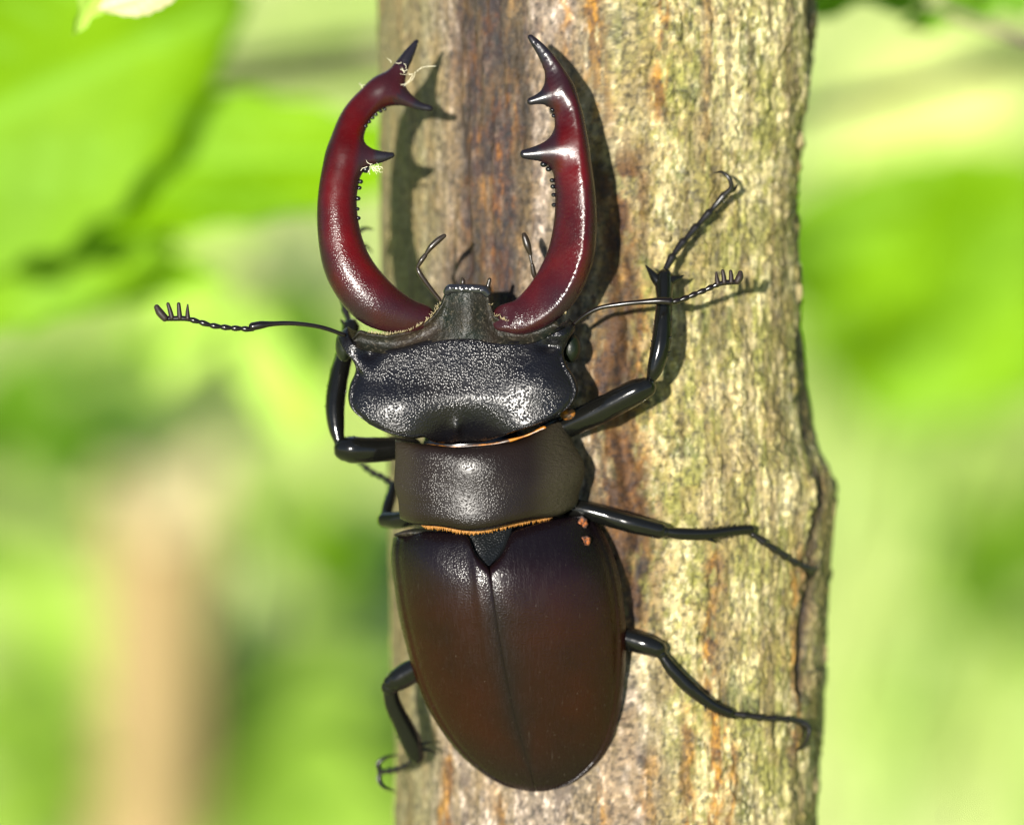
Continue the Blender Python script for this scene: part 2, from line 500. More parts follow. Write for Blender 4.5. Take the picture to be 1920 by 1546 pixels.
# short grass over the ground round the sapling, thin in some places
def grass():
    N = 9000
    x = rng.uniform(-1.5, 1.5, N); y = rng.uniform(0.1, 3.6, N)
    d = fbm(x * 4, y * 4, 3)
    keep = rng.random(N) < smooth01(0.30, 0.55, d)
    x, y = x[keep], y[keep]; N = len(x)
    ang = rng.uniform(0, 2 * math.pi, N); L = rng.uniform(0.03, 0.09, N); w = rng.uniform(0.0025, 0.005, N)
    lean = rng.uniform(0.2, 0.9, N)
    dx, dy = np.cos(ang), np.sin(ang)
    V = np.zeros((N, 5, 3))
    for k, (s, ww) in enumerate([(0, 1), (0, -1), (0.55, 0.8), (0.55, -0.8), (1, 0)]):
        V[:, k, 0] = x + dx * lean * L * s ** 1.6 - dy * w * ww * 0.5
        V[:, k, 1] = y + dy * lean * L * s ** 1.6 + dx * w * ww * 0.5
        V[:, k, 2] = L * s * (1 - 0.25 * s * lean)
    b = np.arange(N)[:, None] * 5
    o = bpy.data.objects.new('grass', mesh_from('grass', V.reshape(-1, 3), b + np.array([0, 1, 3, 2]), b + np.array([2, 3, 4])))
    o.data.materials.append(M['grass']); COL.objects.link(o)
    o['kind'] = 'stuff'; o['label'] = 'short bright green grass on the woodland floor'; o['category'] = 'grass'
grass()

# ---------------------------------------------------------------- leaves and branches behind the sapling
def leaf_mesh(length, width, kind='ovate', fold=0.25, curl=0.2, wave=0.03, seed=0, nu=15, nv=26):
    """a leaf along +y in its own plane, upper face +z; returns verts (length units), faces, vein attr"""
    r = random.Random(seed)
    v = np.linspace(0, 1, nv); u = np.linspace(-1, 1, nu)
    half = np.sin(np.pi * v ** 0.85) ** 0.75 * (1 - 0.25 * v)
    if kind == 'lobed':
        half = half * (1 + 0.28 * np.sin(v * 7.2 * math.pi + r.random()) * (v > 0.08))
    else:
        half = half * (1 + 0.05 * np.sin(v * 46))
    half[0] = 0.02; half[-1] = 0.004
    U, Vv = np.meshgrid(u, v)
    x = U * half[:, None] * width / 2
    y = Vv * length + 0.10 * length * np.abs(U) * (1 - Vv) * 0.6
    z = fold * np.abs(x) - curl * length * (Vv - 0.2) ** 2 + wave * length * np.sin(Vv * 9 + U * 2 + r.random() * 6) * np.abs(U)
    vein = np.maximum(np.exp(-(U / 0.06) ** 2), 0.7 * (np.abs(((Vv * 9 + np.abs(U) * 2.0) % 1) - 0.5) < 0.08) * (np.abs(U) < 0.95))
    top = np.stack([x, y, z], -1).reshape(-1, 3)
    return top, (grid_quads(nu, nv), None), vein.reshape(-1)

def frame_from(base, tip, roll):
    """matrix (leaning frame, metres): +y from base to tip, +z roughly to the viewer, rolled"""
    y = (tip - base).normalized()
    z = Vector((0, -1, 0)); z = (z - y * z.dot(y)).normalized()
    z = Matrix.Rotation(roll, 3, y) @ z
    x = y.cross(z)
    return Matrix.Translation(base) @ Matrix((x, y, z)).transposed().to_4x4()

def leafy_branch(name, label, twigs, leaves, group=None):
    root = thing(name, label, 'branch', twigs[0][0][:3], group)
    for tw in twigs:
        v, f = tube(tw, 10, 30)
        part('twig', v, f, M['twig'], root)
    for k, (b, t, wid, roll, kind, mat) in enumerate(leaves):
        B = Vector(P(b)); T = Vector(P(t)); L = (T - B).length
        v, f, vein = leaf_mesh(L, L * wid, kind, seed=k + len(label))
        m = frame_from(B, T, R(roll))
        v = np.array([(m @ Vector(p))[:] for p in v])
        part('leaf', v, f, M[mat], root, attrs={'vein': vein}, raw=True)
    return root

# left: broad leaves about 12 cm behind the beetle
D1 = -2300
leafy_branch('leafy_branch', 'branch of broad bright green leaves spreading behind the fluffy mandible',
    [[(-900, 650, D1 - 220, 26), (-420, 405, D1 - 200, 14), (-80, 332, D1 - 160, 5)]],
    [((-420, 400, D1), (470, 0, D1 + 60), 0.62, 14, 'ovate', 'leaf'),
     ((-80, 330, D1 - 150), (830, 270, D1 - 100), 0.36, -10, 'ovate', 'leaf'),
     ((-350, 440, D1 - 250), (330, 480, D1 - 250), 0.55, 20, 'ovate', 'leaf'),
     ((-420, 60, D1 - 300), (260, -90, D1 - 200), 0.7, -10, 'ovate', 'leaf_deep'),
     ((-200, 470, D1 - 420), (420, 530, D1 - 420), 0.3, 10, 'ovate', 'leaf')])
leafy_branch('leafy_branch', 'branch with a large pointed leaf hanging past the crack side of the trunk',
    [[(2700, 150, -9700, 44), (2250, 250, -9600, 34), (1960, 330, -9400, 24)]],
    [((2020, 300, -9300), (1665, 790, -9100), 0.9, -15, 'ovate', 'leaf'),
     ((2080, 360, -9450), (1330, 470, -9400), 0.42, 14, 'ovate', 'leaf'),
     ((2160, 360, -9600), (1820, 560, -9500), 0.5, 10, 'ovate', 'leaf')])
leafy_branch('leafy_branch', 'thin twig with toothed dark green leaves above the paler leaf',
    [[(2300, 160, -1500, 14), (2000, 95, -1500, 11), (1750, 10, -1500, 8), (1600, -60, -1500, 6)]],
    [((1960, -160, -1450), (1480, 10, -1450), 0.38, 10, 'lobed', 'leaf_deep'),
     ((2000, -80, -1500), (1700, 60, -1500), 0.34, -20, 'lobed', 'leaf_deep')])
leafy_branch('hanging_twig', 'small twig with one pale green leaf drooping behind the long antenna',
    [[(120, 560, -5600, 14), (350, 500, -5600, 12), (520, 540, -5600, 9)]],
    [((560, 520, -5600), (540, 830, -5500), 0.8, 20, 'ovate', 'leaf_pale'),
     ((430, 510, -5700), (300, 720, -5600), 0.6, 10, 'ovate', 'leaf_pale')])
leafy_branch('leafy_branch', 'twig with a big sunlit pale yellow green leaf beyond the trunk edge',  # leaf added to stand in for a pale out-of-focus disc of light
    [[(2500, -100, -11500, 20), (2100, 60, -11500, 18), (1860, 130, -11500, 12)]],
    [((1900, 110, -11500), (1560, 420, -11400), 0.8, 10, 'ovate', 'leaf_light_disc')])
leafy_branch('bare_twig', 'bare grey brown twig crossing behind the pale leaf',
    [[(2600, 20, -4200, 26), (2000, 90, -4200, 22), (1700, 170, -4200, 18), (1350, 240, -4200, 12)]], [])
leafy_branch('bare_twig', 'forked bare twig reaching behind the mandible tips',
    [[(200, 140, -4500, 14), (450, 120, -4500, 16), (760, 75, -4500, 20), (1100, 40, -4500, 22)],
     [(300, 170, -4700, 10), (520, 150, -4700, 14), (780, 120, -4650, 18), (1100, 40, -4500, 20)]], [])
leafy_branch('dry_leaf', 'crumpled cream dry leaf caught above the broad green leaves',
    [[(330, -160, -480, 5), (300, -110, -480, 5), (270, -70, -470, 4)]],
    [((350, -28, -470), (178, 8, -440), 0.62, 20, 'ovate', 'leaf_dry'),
     ((215, -90, -480), (146, 66, -440), 0.36, -35, 'lobed', 'leaf_pale')])

# stump and low plants on the ground behind
def ground_thing(name, label, cat_, px, py, group=None):
    o = bpy.data.objects.new(name, None); o.empty_display_size = 0.05
    COL.objects.link(o)
    o.location = ray_ground(px, py); o['label'] = label; o['category'] = cat_
    if group: o['group'] = group
    return o
def world_part(name, v, f, mat, parent, attrs=None):
    o = bpy.data.objects.new(name, mesh_from(name, v, f[0], f[1], attrs)); o.data.materials.append(mat)
    COL.objects.link(o); o.parent = parent
    return o
def stump():
    top = ray_ground(305, 930, 0.0)
    # stand it where its lower end leaves the frame
    foot = ray_ground(270, 1760)
    s = ground_thing('tree_stump', 'slim broken stump with tan bark standing in the grass', 'stump', 270, 1760)
    a = BASE @ Vector((0, -DIST, 0)); d = (BASE @ Vector(P((300, 920, 0.0)))) - a
    k = (foot.y - a.y) / d.y
    tp = a + d * k
    H = tp.z; lean = tp - foot
    seg, m = 28, 24
    ang = np.linspace(0, 2 * math.pi, seg, endpoint=False)
    rows = []
    rad = 0.0205
    for j in range(m):
        t = j / (m - 1)
        rr = rad * (1.25 - 0.25 * min(1, t * 3)) * (1 + 0.06 * np.sin(ang * 3 + t * 2) + 0.03 * np.sin(ang * 7 + t * 9))
        z = H * t + (0.012 * np.sin(ang * 2 + 1) if j == m - 1 else 0)
        rows.append(np.stack([lean.x * t + rr * np.cos(ang), lean.y * t + rr * np.sin(ang), np.full(seg, H * t) + (0.010 * np.sin(ang * 2 + 1) + 0.006 * np.sin(ang * 5) if j == m - 1 else 0)], 1))
    world_part('bark', np.vstack(rows), (grid_quads(seg, m, True), None), M['stump'], s)
    v = np.vstack([rows[-1] * [1, 1, 1] - [0, 0, 0.002], [[lean.x, lean.y, H + 0.004]]])
    i = np.arange(seg)
    world_part('broken_top', v, (None, np.stack([i, (i + 1) % seg, np.full(seg, seg)], 1)), M['wood'], s)
stump()
def low_plant(px, py, label, mat, nleaf, size, seed):
    s = ground_thing('low_plant', label, 'plant', px, py, 'low plants in the grass')
    r = random.Random(seed)
    for k in range(nleaf):
        a = r.uniform(0, 2 * math.pi); L = size * r.uniform(0.7, 1.2)
        v, f, vein = leaf_mesh(L, L * r.uniform(0.45, 0.7), 'ovate', seed=seed + k, nu=7, nv=10, curl=0.35)
        m = Matrix.Rotation(a, 4, 'Z') @ Matrix.Translation((0, size * 0.12, r.uniform(0.01, 0.05))) @ Matrix.Rotation(R(r.uniform(15, 60)), 4, 'X')
        world_part('leaf', np.array([(m @ Vector(p))[:] for p in v]), f, M[mat], s, {'vein': vein})
PL = [(40, 1010, 'low dark plant standing beside the tan stump', 'leaf_deep', 12, 0.07, 1),
      (600, 1240, 'small leafy plant between the stump and the sapling', 'leaf', 8, 0.05, 2),
      (1660, 900, 'bushy low plant behind the cracked side of the trunk', 'leaf', 14, 0.065, 3),
      (1840, 740, 'leafy low plant further back than the bushy one', 'leaf', 14, 0.08, 7),
      (1900, 1250, 'broad leaved low plant away from the trunk in the grass', 'leaf', 9, 0.055, 4),
      (330, 780, 'wide pale low plant further back than the stump', 'leaf_pale', 12, 0.07, 5),
      (330, 1640, 'pale leafy plant growing at the foot of the tan stump', 'leaf_pale', 22, 0.10, 6)]
for a in PL: low_plant(*a)

def bounce_shrub(x, y, w, h, n, seed, label):  # unseen shrubs added out of frame to bounce green light and block blue sky
    o = bpy.data.objects.new('bounce_shrub', None); COL.objects.link(o); o.location = (x, y, 0)
    o['label'] = label; o['category'] = 'bounce_shrub'
    g = np.random.default_rng(seed)
    k = 34                                                             # leaf clumps spread through the crown
    a = g.uniform(0, 2 * math.pi, k); rr = np.sqrt(g.random(k)) * w * 0.5; cz = g.uniform(0.15, 1.0, k) * h
    c = np.stack([np.cos(a) * rr, np.sin(a) * rr, cz], 1)
    p = c[g.integers(0, k, n)] + g.normal(0, w * 0.1, (n, 3)); p[:, 2] = np.maximum(p[:, 2], 0.05)
    t = g.normal(0, 1, (n, 3)); t[:, 2] -= 0.4; t /= np.linalg.norm(t, axis=1)[:, None]
    b = np.cross(t, g.normal(0, 1, (n, 3))); b /= np.linalg.norm(b, axis=1)[:, None]
    L = g.uniform(0.05, 0.1, n)[:, None]
    V = np.stack([p, p + t * L * 0.45 + b * L * 0.32, p + t * L, p + t * L * 0.45 - b * L * 0.32], 1).reshape(-1, 3)
    f = world_part('foliage', V, (np.arange(4 * n).reshape(-1, 4), None), M['leaf'], o, {'vein': np.zeros(4 * n)})
    f['kind'] = 'stuff'
    for j in range(5):
        q = c[j * 6]
        st = np.array([[0.03 * math.cos(j * 1.3), 0.03 * math.sin(j * 1.3), 0, 0.014], [q[0] * 0.4, q[1] * 0.4, q[2] * 0.5, 0.011], [q[0], q[1], q[2], 0.005]])
        st[:, :] /= 0.01
        v, fc = tube(st, 8, n=12)
        world_part('stem', v * 0.01, fc, M['twig'], o)
bounce_shrub(1.75, 0.5, 1.5, 1.9, 5000, 21, 'unseen tall leafy bush added on the cracked side to bounce green light')
bounce_shrub(-1.9, 0.9, 1.4, 1.6, 4500, 22, 'unseen tall leafy bush added on the stump side to bounce green light')

# ---------------------------------------------------------------- the sapling trunk
YE = np.array([-400, 0, 60, 150, 200, 260, 310, 380, 500, 600, 700, 830, 890, 1000, 1080, 1150, 1300, 1546, 1950])
XR = np.array([1530, 1528, 1528, 1524, 1520, 1506, 1500, 1496, 1500, 1505, 1513, 1530, 1552, 1556, 1553, 1550, 1542, 1532, 1535])
YL = np.array([-400, 0, 400, 700, 1000, 1546, 1950])
XL = np.array([704, 708, 714, 722, 733, 738, 742])
CREST = -166
def trunk_edges(y):
    return np.interp(y, YL, XL), np.interp(y, YE, XR)
def trunk_h(x, y):
    l, r = trunk_edges(y)
    c = (l + r) / 2 + 20
    t = np.where(x < c, (c - x) / (c - l), (x - c) / (r - c)); t = np.clip(t, 0, 1)
    nl, nr, bl, br = 2.1, 2.7, 430, 270
    return np.where(x < c, CREST - bl * (1 - (1 - t ** nl) ** (1 / nl)), CREST - br * (1 - (1 - t ** nr) ** (1 / nr)))

def streak(x, y, pts, w, seed=0, rag=1.0):
    p = cat(pts, 60)
    cx = np.interp(y, p[:, 1], p[:, 0])
    ww = w * (0.55 + 0.9 * fbm(x / 40, y / 55, seed, 3))
    d = np.abs(x - cx + rag * 22 * (fbm(x / 30, y / 40, seed + 2, 3) - 0.5)) / ww
    end = smooth01(pts[0][1], pts[0][1] + 60, y) * (1 - smooth01(pts[-1][1] - 60, pts[-1][1], y))
    return np.exp(-d ** 2 * 1.2) * end

def trunk():
    root = thing('sapling', 'lichen covered sapling trunk the stag beetle clings to', 'tree', (1120, 12200, -450))
    th_f = np.concatenate([np.linspace(-1.0, 1.0, 460)])               # front half, -1 left silhouette .. 1 right
    th_b = np.linspace(1.0, 3.0, 40)[1:-1]
    th = np.concatenate([th_f, th_b]) * math.pi / 2                     # 0 = front
    dense = np.arange(-60, 1610, 2.6)
    ys = np.concatenate([np.linspace(-9000, -60, 60, endpoint=False), dense, np.linspace(1612, 12500, 70)])
    nu, nv = len(th), len(ys)
    TH, Yg = np.meshgrid(th, ys)
    l = np.interp(Yg, YL, XL); r = np.interp(Yg, YE, XR)
    sx = np.convolve(np.pad(r[:, 0], 12, mode='edge'), np.ones(25) / 25, 'valid')[:, None]
    r = np.where((Yg > -60) & (Yg < 1610), sx, r)
    grow = np.clip((Yg - 1600) / 11000, 0, 1) * 0.35 - np.clip((-60 - Yg) / 9000, 0, 1) * 0.4
    c0 = (l + r) / 2; a0 = (r - l) / 2
    c = c0 + 20; al = (c - l) * (1 + grow); ar = (r - c) * (1 + grow)
    s, co = np.sin(TH), np.cos(TH)
    left = s < 0
    nl, nr, bl, br = 2.1, 2.7, 430 * (1 + grow), 270 * (1 + grow)
    ex = np.where(left, nl, nr)
    x = c + np.where(left, -al, ar) * np.abs(s) ** (2 / ex)
    front = co >= 0
    bf = np.where(left, bl, br)
    crest = CREST + 330 * grow
    hh = np.where(front, crest - bf * (1 - np.abs(co) ** (2 / ex)), crest - bf - 360 * np.abs(co) ** (2 / ex))
    # --- relief
    A = x + 0.55 * (hh - CREST) * np.sign(s) * -1                       # rough arc coordinate
    A = c + np.where(left, -1, 1) * (np.abs(x - c) + 0.8 * np.clip(CREST - hh, 0, 700))
    Yw = Yg
    big = fbm(A / 170, Yw / 330, 1, 3) - 0.5
    fib = fbm(A / 16, Yw / 120, 2, 4) - 0.5
    gr = fbm(A / 8, Yw / 15, 3, 5) - 0.5
    lich = smooth01(1090, 1230, x + 60 * (fbm(A / 60, Yw / 90, 4, 3) - 0.5)) * np.where(x > 1000, 1, 0)
    band = np.exp(-np.abs((x - (918 + 10 * np.sin(Yw / 140)) + 30 * (fbm(A / 40, Yw / 120, 5, 3) - 0.5)) / 70) ** 4) * (1 - smooth01(560, 760, Yw))
    cr1 = streak(x, Yw, [(1122, 250), (1140, 380), (1158, 470), (1175, 560), (1180, 660), (1165, 740), (1172, 860), (1195, 980), (1190, 1100), (1178, 1250)], 20, 1)
    cr2 = streak(x, Yw, [(1528, 850), (1530, 930), (1524, 1010), (1520, 1090), (1512, 1160), (1506, 1230), (1500, 1340)], 11, 3, 0.5)
    cr3 = streak(x, Yw, [(1520, -80), (1522, 60), (1520, 160), (1512, 230), (1504, 280)], 7, 2, 0.3)
    cr4 = streak(x, Yw, [(1500, 560), (1505, 700), (1512, 800), (1522, 870)], 8, 4, 0.4)
    rid = streak(x, Yw, [(985, -80), (980, 150), (985, 300), (975, 500)], 9, 5, 0.8)
    rid2 = streak(x, Yw, [(862, -80), (858, 120), (866, 300), (880, 480), (850, 640)], 10, 6, 0.8)
    knot = np.exp(-((x - 1535) / 34) ** 2 - ((Yw - 925) / 60) ** 2)
    wr = np.exp(-((x - 1425) / 110) ** 2 - ((Yw - 345) / 75) ** 2)
    wrk = np.sin(Yw / 3.6 + 5 * fbm(A / 60, Yw / 60, 6, 3) + 1.5 * np.sin(A / 40)) * wr
    disp = 22 * big + 9 * fib + (6 + 3 * lich) * gr + 5 * band * (fib + 0.3) - 24 * cr1 - 22 * cr2 - 14 * cr3 - 12 * cr4 - 9 * rid - 9 * rid2 + 26 * knot + 3.0 * wrk
    lump = smooth01(0.60, 0.75, fbm(A / 34, Yw / 40, 7, 3))
    disp = disp + 6 * lump * (0.3 + lich)
    nx = s * 0.9; nh = co
    x2 = x + disp * nx * 0.75; h2 = hh + disp * nh
    V = np.stack([x2, Yg + 0 * x2, h2], -1)
    # --- colour of the bark, with some shade painted in at the far left
    mixc = lambda a, b, f: a * (1 - f[..., None]) + np.asarray(b) * f[..., None]
    n1 = fbm(A / 70, Yw / 100, 1, 4); n2 = fbm(A / 12, Yw / 22, 2, 5); n3 = fbm(A / 5, Yw / 8, 5, 3)
    green = np.array([0.125, 0.118, 0.034]); cream = np.array([0.25, 0.215, 0.112]); mauve = np.array([0.135, 0.105, 0.078]); olive = np.array([0.105, 0.094, 0.042])
    colr = mixc(np.ones(x.shape + (3,)) * green, cream, smooth01(0.40, 0.66, 0.45 * n1 + 0.55 * n2))
    colr = mixc(colr, (0.055, 0.062, 0.016), 0.75 * smooth01(0.60, 0.72, fbm(A / 45, Yw / 60, 6, 4)))
    colr = mixc(colr, (0.34, 0.31, 0.20), 0.6 * smooth01(0.58, 0.72, n3) * smooth01(0.42, 0.6, n1))
    grey = 1 - smooth01(1060, 1190, x + 90 * (fbm(A / 60, Yw / 120, 4, 3) - 0.5))
    grey = np.maximum(grey, smooth01(1120, 1320, Yw) * (1 - smooth01(1180, 1300, x + 80 * (n1 - 0.5))))
    m2 = mixc(np.ones(x.shape + (3,)) * mauve, (0.29, 0.24, 0.195), smooth01(0.52, 0.70, n2 * 0.6 + n3 * 0.4))
    m2 = mixc(m2, (0.06, 0.044, 0.034), 0.7 * smooth01(0.56, 0.70, fbm(A / 18, Yw / 30, 7, 4)))
    colr = colr * (1 - grey[..., None]) + m2 * grey[..., None]
    far_left = 1 - smooth01(780, 870, x + 50 * (n1 - 0.5))  # olive bark, darkened further for the shade on the left side
    colr = mixc(colr, olive * 1.0, 0.8 * far_left)
    fb = smooth01(0.46, 0.62, fbm(A / 12, Yw / 34, 3, 5))
    brown = mixc(np.ones(x.shape + (3,)) * np.array([0.032, 0.014, 0.010]), (0.125, 0.048, 0.008), fb * 0.7)
    brown = mixc(brown, (0.085, 0.058, 0.042), 0.7 * smooth01(0.55, 0.68, n2))
    bmask = np.clip(band * 1.1, 0, 1) * smooth01(0.25, 0.45, fbm(A / 30, Yw / 80, 6, 3) + 0.25)
    colr = colr * (1 - bmask[..., None]) + brown * bmask[..., None]
    for pts, w, sd, amt in [
        ([(1100, -80), (1112, 60), (1120, 180), (1112, 300)], 22, 1, 0.9),
        ([(1235, -80), (1240, 60), (1232, 160), (1238, 260)], 15, 2, 0.85),
        ([(1325, -80), (1330, 100), (1322, 240), (1328, 340)], 8, 3, 0.6),
        ([(1070, -80), (1062, 60), (1085, 200)], 12, 5, 0.6),
        ([(1190, 520), (1178, 660), (1172, 800), (1180, 980)], 34, 4, 0.9),
        ([(1150, 360), (1140, 520), (1130, 700), (1120, 860)], 26, 6, 0.8),
        ([(1335, 1000), (1342, 1120), (1330, 1250), (1345, 1380), (1335, 1600)], 17, 5, 0.9),
        ([(1290, 1300), (1285, 1430), (1300, 1600)], 15, 7, 0.85),
        ([(1362, 1330), (1366, 1450), (1372, 1600)], 10, 0, 0.8),
        ([(1225, 1380), (1215, 1480), (1222, 1600)], 14, 1, 0.7),
        ([(850, 1380), (838, 1480), (836, 1600)], 10, 2, 0.95),
        ([(930, 1460), (936, 1530), (930, 1600)], 9, 3, 0.9),
        ([(1128, 1440), (1126, 1520), (1130, 1600)], 14, 4, 0.7),
        ([(1505, 1000), (1498, 1150), (1494, 1300), (1490, 1450)], 13, 6, 0.8),
        ([(1500, 240), (1498, 400), (1502, 560)], 8, 7, 0.6)]:
        m = np.clip(streak(x, Yw, pts, w, sd) * 1.35, 0, 1) * amt
        m = m * smooth01(0.30, 0.52, fbm(A / 10, Yw / 34, sd + 1, 4))
        oc = mixc(np.ones(x.shape + (3,)) * np.array([0.085, 0.034, 0.006]), (0.20, 0.092, 0.010), smooth01(0.45, 0.65, n2))
        colr = colr * (1 - m[..., None]) + oc * m[..., None]
    dk = np.clip(1.25 * cr1 * smooth01(0.38, 0.56, fbm(A / 20, Yw / 40, 0, 3)) + 1.3 * cr2 + 1.1 * cr3 + 0.9 * cr4 + 0.6 * rid + 0.6 * rid2, 0, 1)
    colr = mixc(colr, (0.024, 0.012, 0.006), dk * 0.97)
    colr = mixc(colr, (0.16, 0.065, 0.014), 0.6 * np.clip(streak(x, Yw, [(1140, 300), (1185, 560), (1176, 740), (1205, 980), (1192, 1250)], 40, 2) - dk, 0, 1) * smooth01(0.4, 0.6, n2))
    tan = smooth01(0.52, 0.66, fbm(A / 38, Yw / 70, 2, 5))
    colr = mixc(colr, (0.15, 0.095, 0.038), 0.34 * tan)
    vb = smooth01(0.50, 0.66, fbm(A / 26, Yw / 420, 7, 4))
    colr = mixc(colr, (0.085, 0.060, 0.026), 0.5 * vb)
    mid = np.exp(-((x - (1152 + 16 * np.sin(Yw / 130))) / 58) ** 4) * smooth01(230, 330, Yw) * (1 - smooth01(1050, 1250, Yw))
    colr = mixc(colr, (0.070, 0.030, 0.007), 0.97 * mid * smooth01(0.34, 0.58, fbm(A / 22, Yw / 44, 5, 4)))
    fleck = smooth01(0.56, 0.70, fbm(A / 6.5, Yw / 9, 6, 4))
    colr = colr * (1 - 0.55 * fleck[..., None])
    hi = smooth01(0.57, 0.70, fbm(A / 7.5, Yw / 8, 1, 4))
    colr = colr * (1 + 0.38 * hi[..., None])
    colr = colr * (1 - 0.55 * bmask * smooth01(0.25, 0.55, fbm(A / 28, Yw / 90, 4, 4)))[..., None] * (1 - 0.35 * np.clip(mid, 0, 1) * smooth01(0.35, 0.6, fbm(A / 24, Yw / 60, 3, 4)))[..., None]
    lum = colr.mean(-1, keepdims=True)
    colr = np.clip(lum + (colr - lum) * 1.12, 0.002, 1) * (np.clip(lum, 0.01, 1) / 0.125) ** 0.2
    colr = np.clip(colr * 1.02, 0.004, 0.8)
    ok = part('trunk', V.reshape(-1, 3), (grid_quads(nu, nv, True)[:, ::-1], None), M['bark'], root, cols={'bark': colr.reshape(-1, 3)})
    # loose chips of bark standing off the rough edge
    for (cx, cy, sx_, sy_, sd) in [(1497, 548, 9, 19, 1), (1498, 262, 9, 15, 2), (1247, 446, 12, 6, 4)]:
        v, f = ball((cx, cy, float(trunk_h(np.array(float(min(cx, 1495))), np.array(float(cy)))) + 4), (sx_, sy_, 7), 14, 9)
        v = v + 9.0 * (np.stack([fbm(v[:, 0] / 6, v[:, 1] / 6 + k * 9, sd + k, 3) for k in range(3)], 1) - 0.5)
        part('bark_chip', v, f, M['bark'], root, cols={'bark': np.ones((len(v), 3)) * [0.20, 0.16, 0.07] * (0.5 + fbm(v[:, :1] / 4, v[:, 1:2] / 4, 1, 3))})
    return root
trunk()

# ---------------------------------------------------------------- the beetle
beetle = thing('stag_beetle', 'large stag beetle with dark red antler mandibles clinging head up to the sapling trunk', 'beetle', (950, 1000, -200))

# --- mandibles
def chain_sdf(p, pts, hs, cut=None):
    """distance to a tapered chain; h axis stretched by 1/hs"""
    q = p * np.array([1, 1, 1 / hs])
    c = pts.copy(); c[:, 2] /= hs
    best = np.full(len(p), 1e9)
    for a, b in zip(c[:-1], c[1:]):
        d = b[:3] - a[:3]; L = d @ d + 1e-9
        t = np.clip(((q - a[:3]) @ d) / L, 0, 1)
        w = q - a[:3] - t[:, None] * d
        r = a[3] + t * (b[3] - a[3])
        dd = np.sqrt((w * w).sum(1)) - r
        if cut is not None:
            g = w @ np.array(cut[:3]) - cut[3] * r
            k = 5.0; hh = np.clip(0.5 - 0.5 * (dd - g) / k, 0, 1)
            dd2 = dd * (1 - hh) + g * hh + k * hh * (1 - hh)
            dd = np.where(r > 9, dd2, dd)
        best = np.minimum(best, dd)
    return best
def smin(a, b, k):
    h = np.clip(0.5 + 0.5 * (b - a) / k, 0, 1)
    return b * (1 - h) + a * h - k * h * (1 - h)

def mandible(side, spine, teeth, dents, cut, dark_base, label):
    S = cat(spine, step=9); TT = [cat(t, step=7) for t in teeth]
    hs = 0.80
    def f(p):
        d = chain_sdf(p, S, hs, cut)
        for t in TT: d = smin(d, chain_sdf(p, t, hs * 0.95), 30)
        return d
    allp = np.vstack([S] + TT)
    lo = allp[:, :3].min(0) - allp[:, 3].max() - 8; hi = allp[:, :3].max(0) + allp[:, 3].max() + 8
    v, fc = surface_net(f, lo, hi, 4.0)
    tips = [t[-1, :3] for t in TT]
    dark = np.zeros(len(v))
    for t in tips:
        dark = np.maximum(dark, 1 - smooth01(26, 62, np.linalg.norm((v - t) * [1, 1.2, 0.5], axis=1)))
    dark = np.maximum(dark, 1 - smooth01(40, 95, np.linalg.norm((v - S[-1, :3]) * [1, 1, 0.5], axis=1)))
    dark = np.maximum(dark, 0.9 * (1 - smooth01(20, 120, np.linalg.norm((v - np.array(dark_base)) * [0.8, 1, 0.4], axis=1))))
    sgn = 1 if side < 0 else -1
    near = np.empty(len(v)); rr = np.empty(len(v))
    for k in range(0, len(v), 4000):
        dd = ((v[k:k + 4000, None, :2] - S[None, :, :2]) ** 2).sum(2); i = dd.argmin(1)
        near[k:k + 4000] = (v[k:k + 4000, 0] - S[i, 0]) * sgn; rr[k:k + 4000] = S[i, 3]
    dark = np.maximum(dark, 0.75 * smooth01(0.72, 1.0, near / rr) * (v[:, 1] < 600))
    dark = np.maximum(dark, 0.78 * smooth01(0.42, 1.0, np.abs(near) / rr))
    dark = np.maximum(dark, 0.7 * (1 - smooth01(120, 245, v[:, 1])))
    dark = np.maximum(dark, 0.6 * smooth01(470, 610, v[:, 1]))
    rough = smooth01(250, 520, v[:, 1]) * 0.9 + 0.1
    o = part('mandible', v, fc, M['mandible'], beetle, label, attrs={'dark': np.clip(dark, 0, 1), 'rough': rough})
    for (x, y, r, h) in dents:
        i = ((v[:, :2] - [x, y]) ** 2).sum(1).argmin(); q = v[np.abs(v[:, 2] - v[i, 2]) < 60]
        q = q[((q[:, :2] - [x, y]) ** 2).sum(1).argmin()]
        x, y, h = q[0] * 0.75 + x * 0.25, q[1] * 0.6 + y * 0.4, q[2]
        bv, bf = ball((x, y, h), (r, r * 0.85, r), 10, 7)
        part('denticle', bv, bf, M['black'], o)
    return o

LM = [(790, 596, -62, 26), (752, 590, -55, 36), (700, 563, -50, 47), (658, 510, -52, 46), (638, 450, -58, 41), (632, 380, -66, 37), (641, 312, -80, 36),
      (651, 260, -95, 30), (668, 217, -112, 27), (699, 182, -126, 25), (734, 154, -135, 20), (753, 124, -140, 14), (768, 99, -142, 10), (781, 78, -142, 4.5)]
LT = [[(655, 292, -80, 24), (688, 294, -78, 17), (714, 294, -76, 11), (735, 291, -75, 5.5)],
      [(722, 170, -128, 22), (756, 184, -128, 15), (784, 198, -128, 8.5), (806, 203, -128, 6)]]
ld = [(686, 318, 9, -72), (683, 341, 5.5, -68), (680, 352, 5, -66), (676, 372, 5.5, -62), (672, 391, 4.5, -60), (673, 410, 5, -58),
      (680, 246, 4.5, -92), (686, 237, 4.5, -94), (692, 228, 4.5, -96), (699, 221, 4.5, -98), (706, 216, 4.5, -101), (714, 211, 4.5, -104), (722, 208, 4.2, -107)]
mandible(-1, LM, LT, ld, None, (640, 610, -50), None)
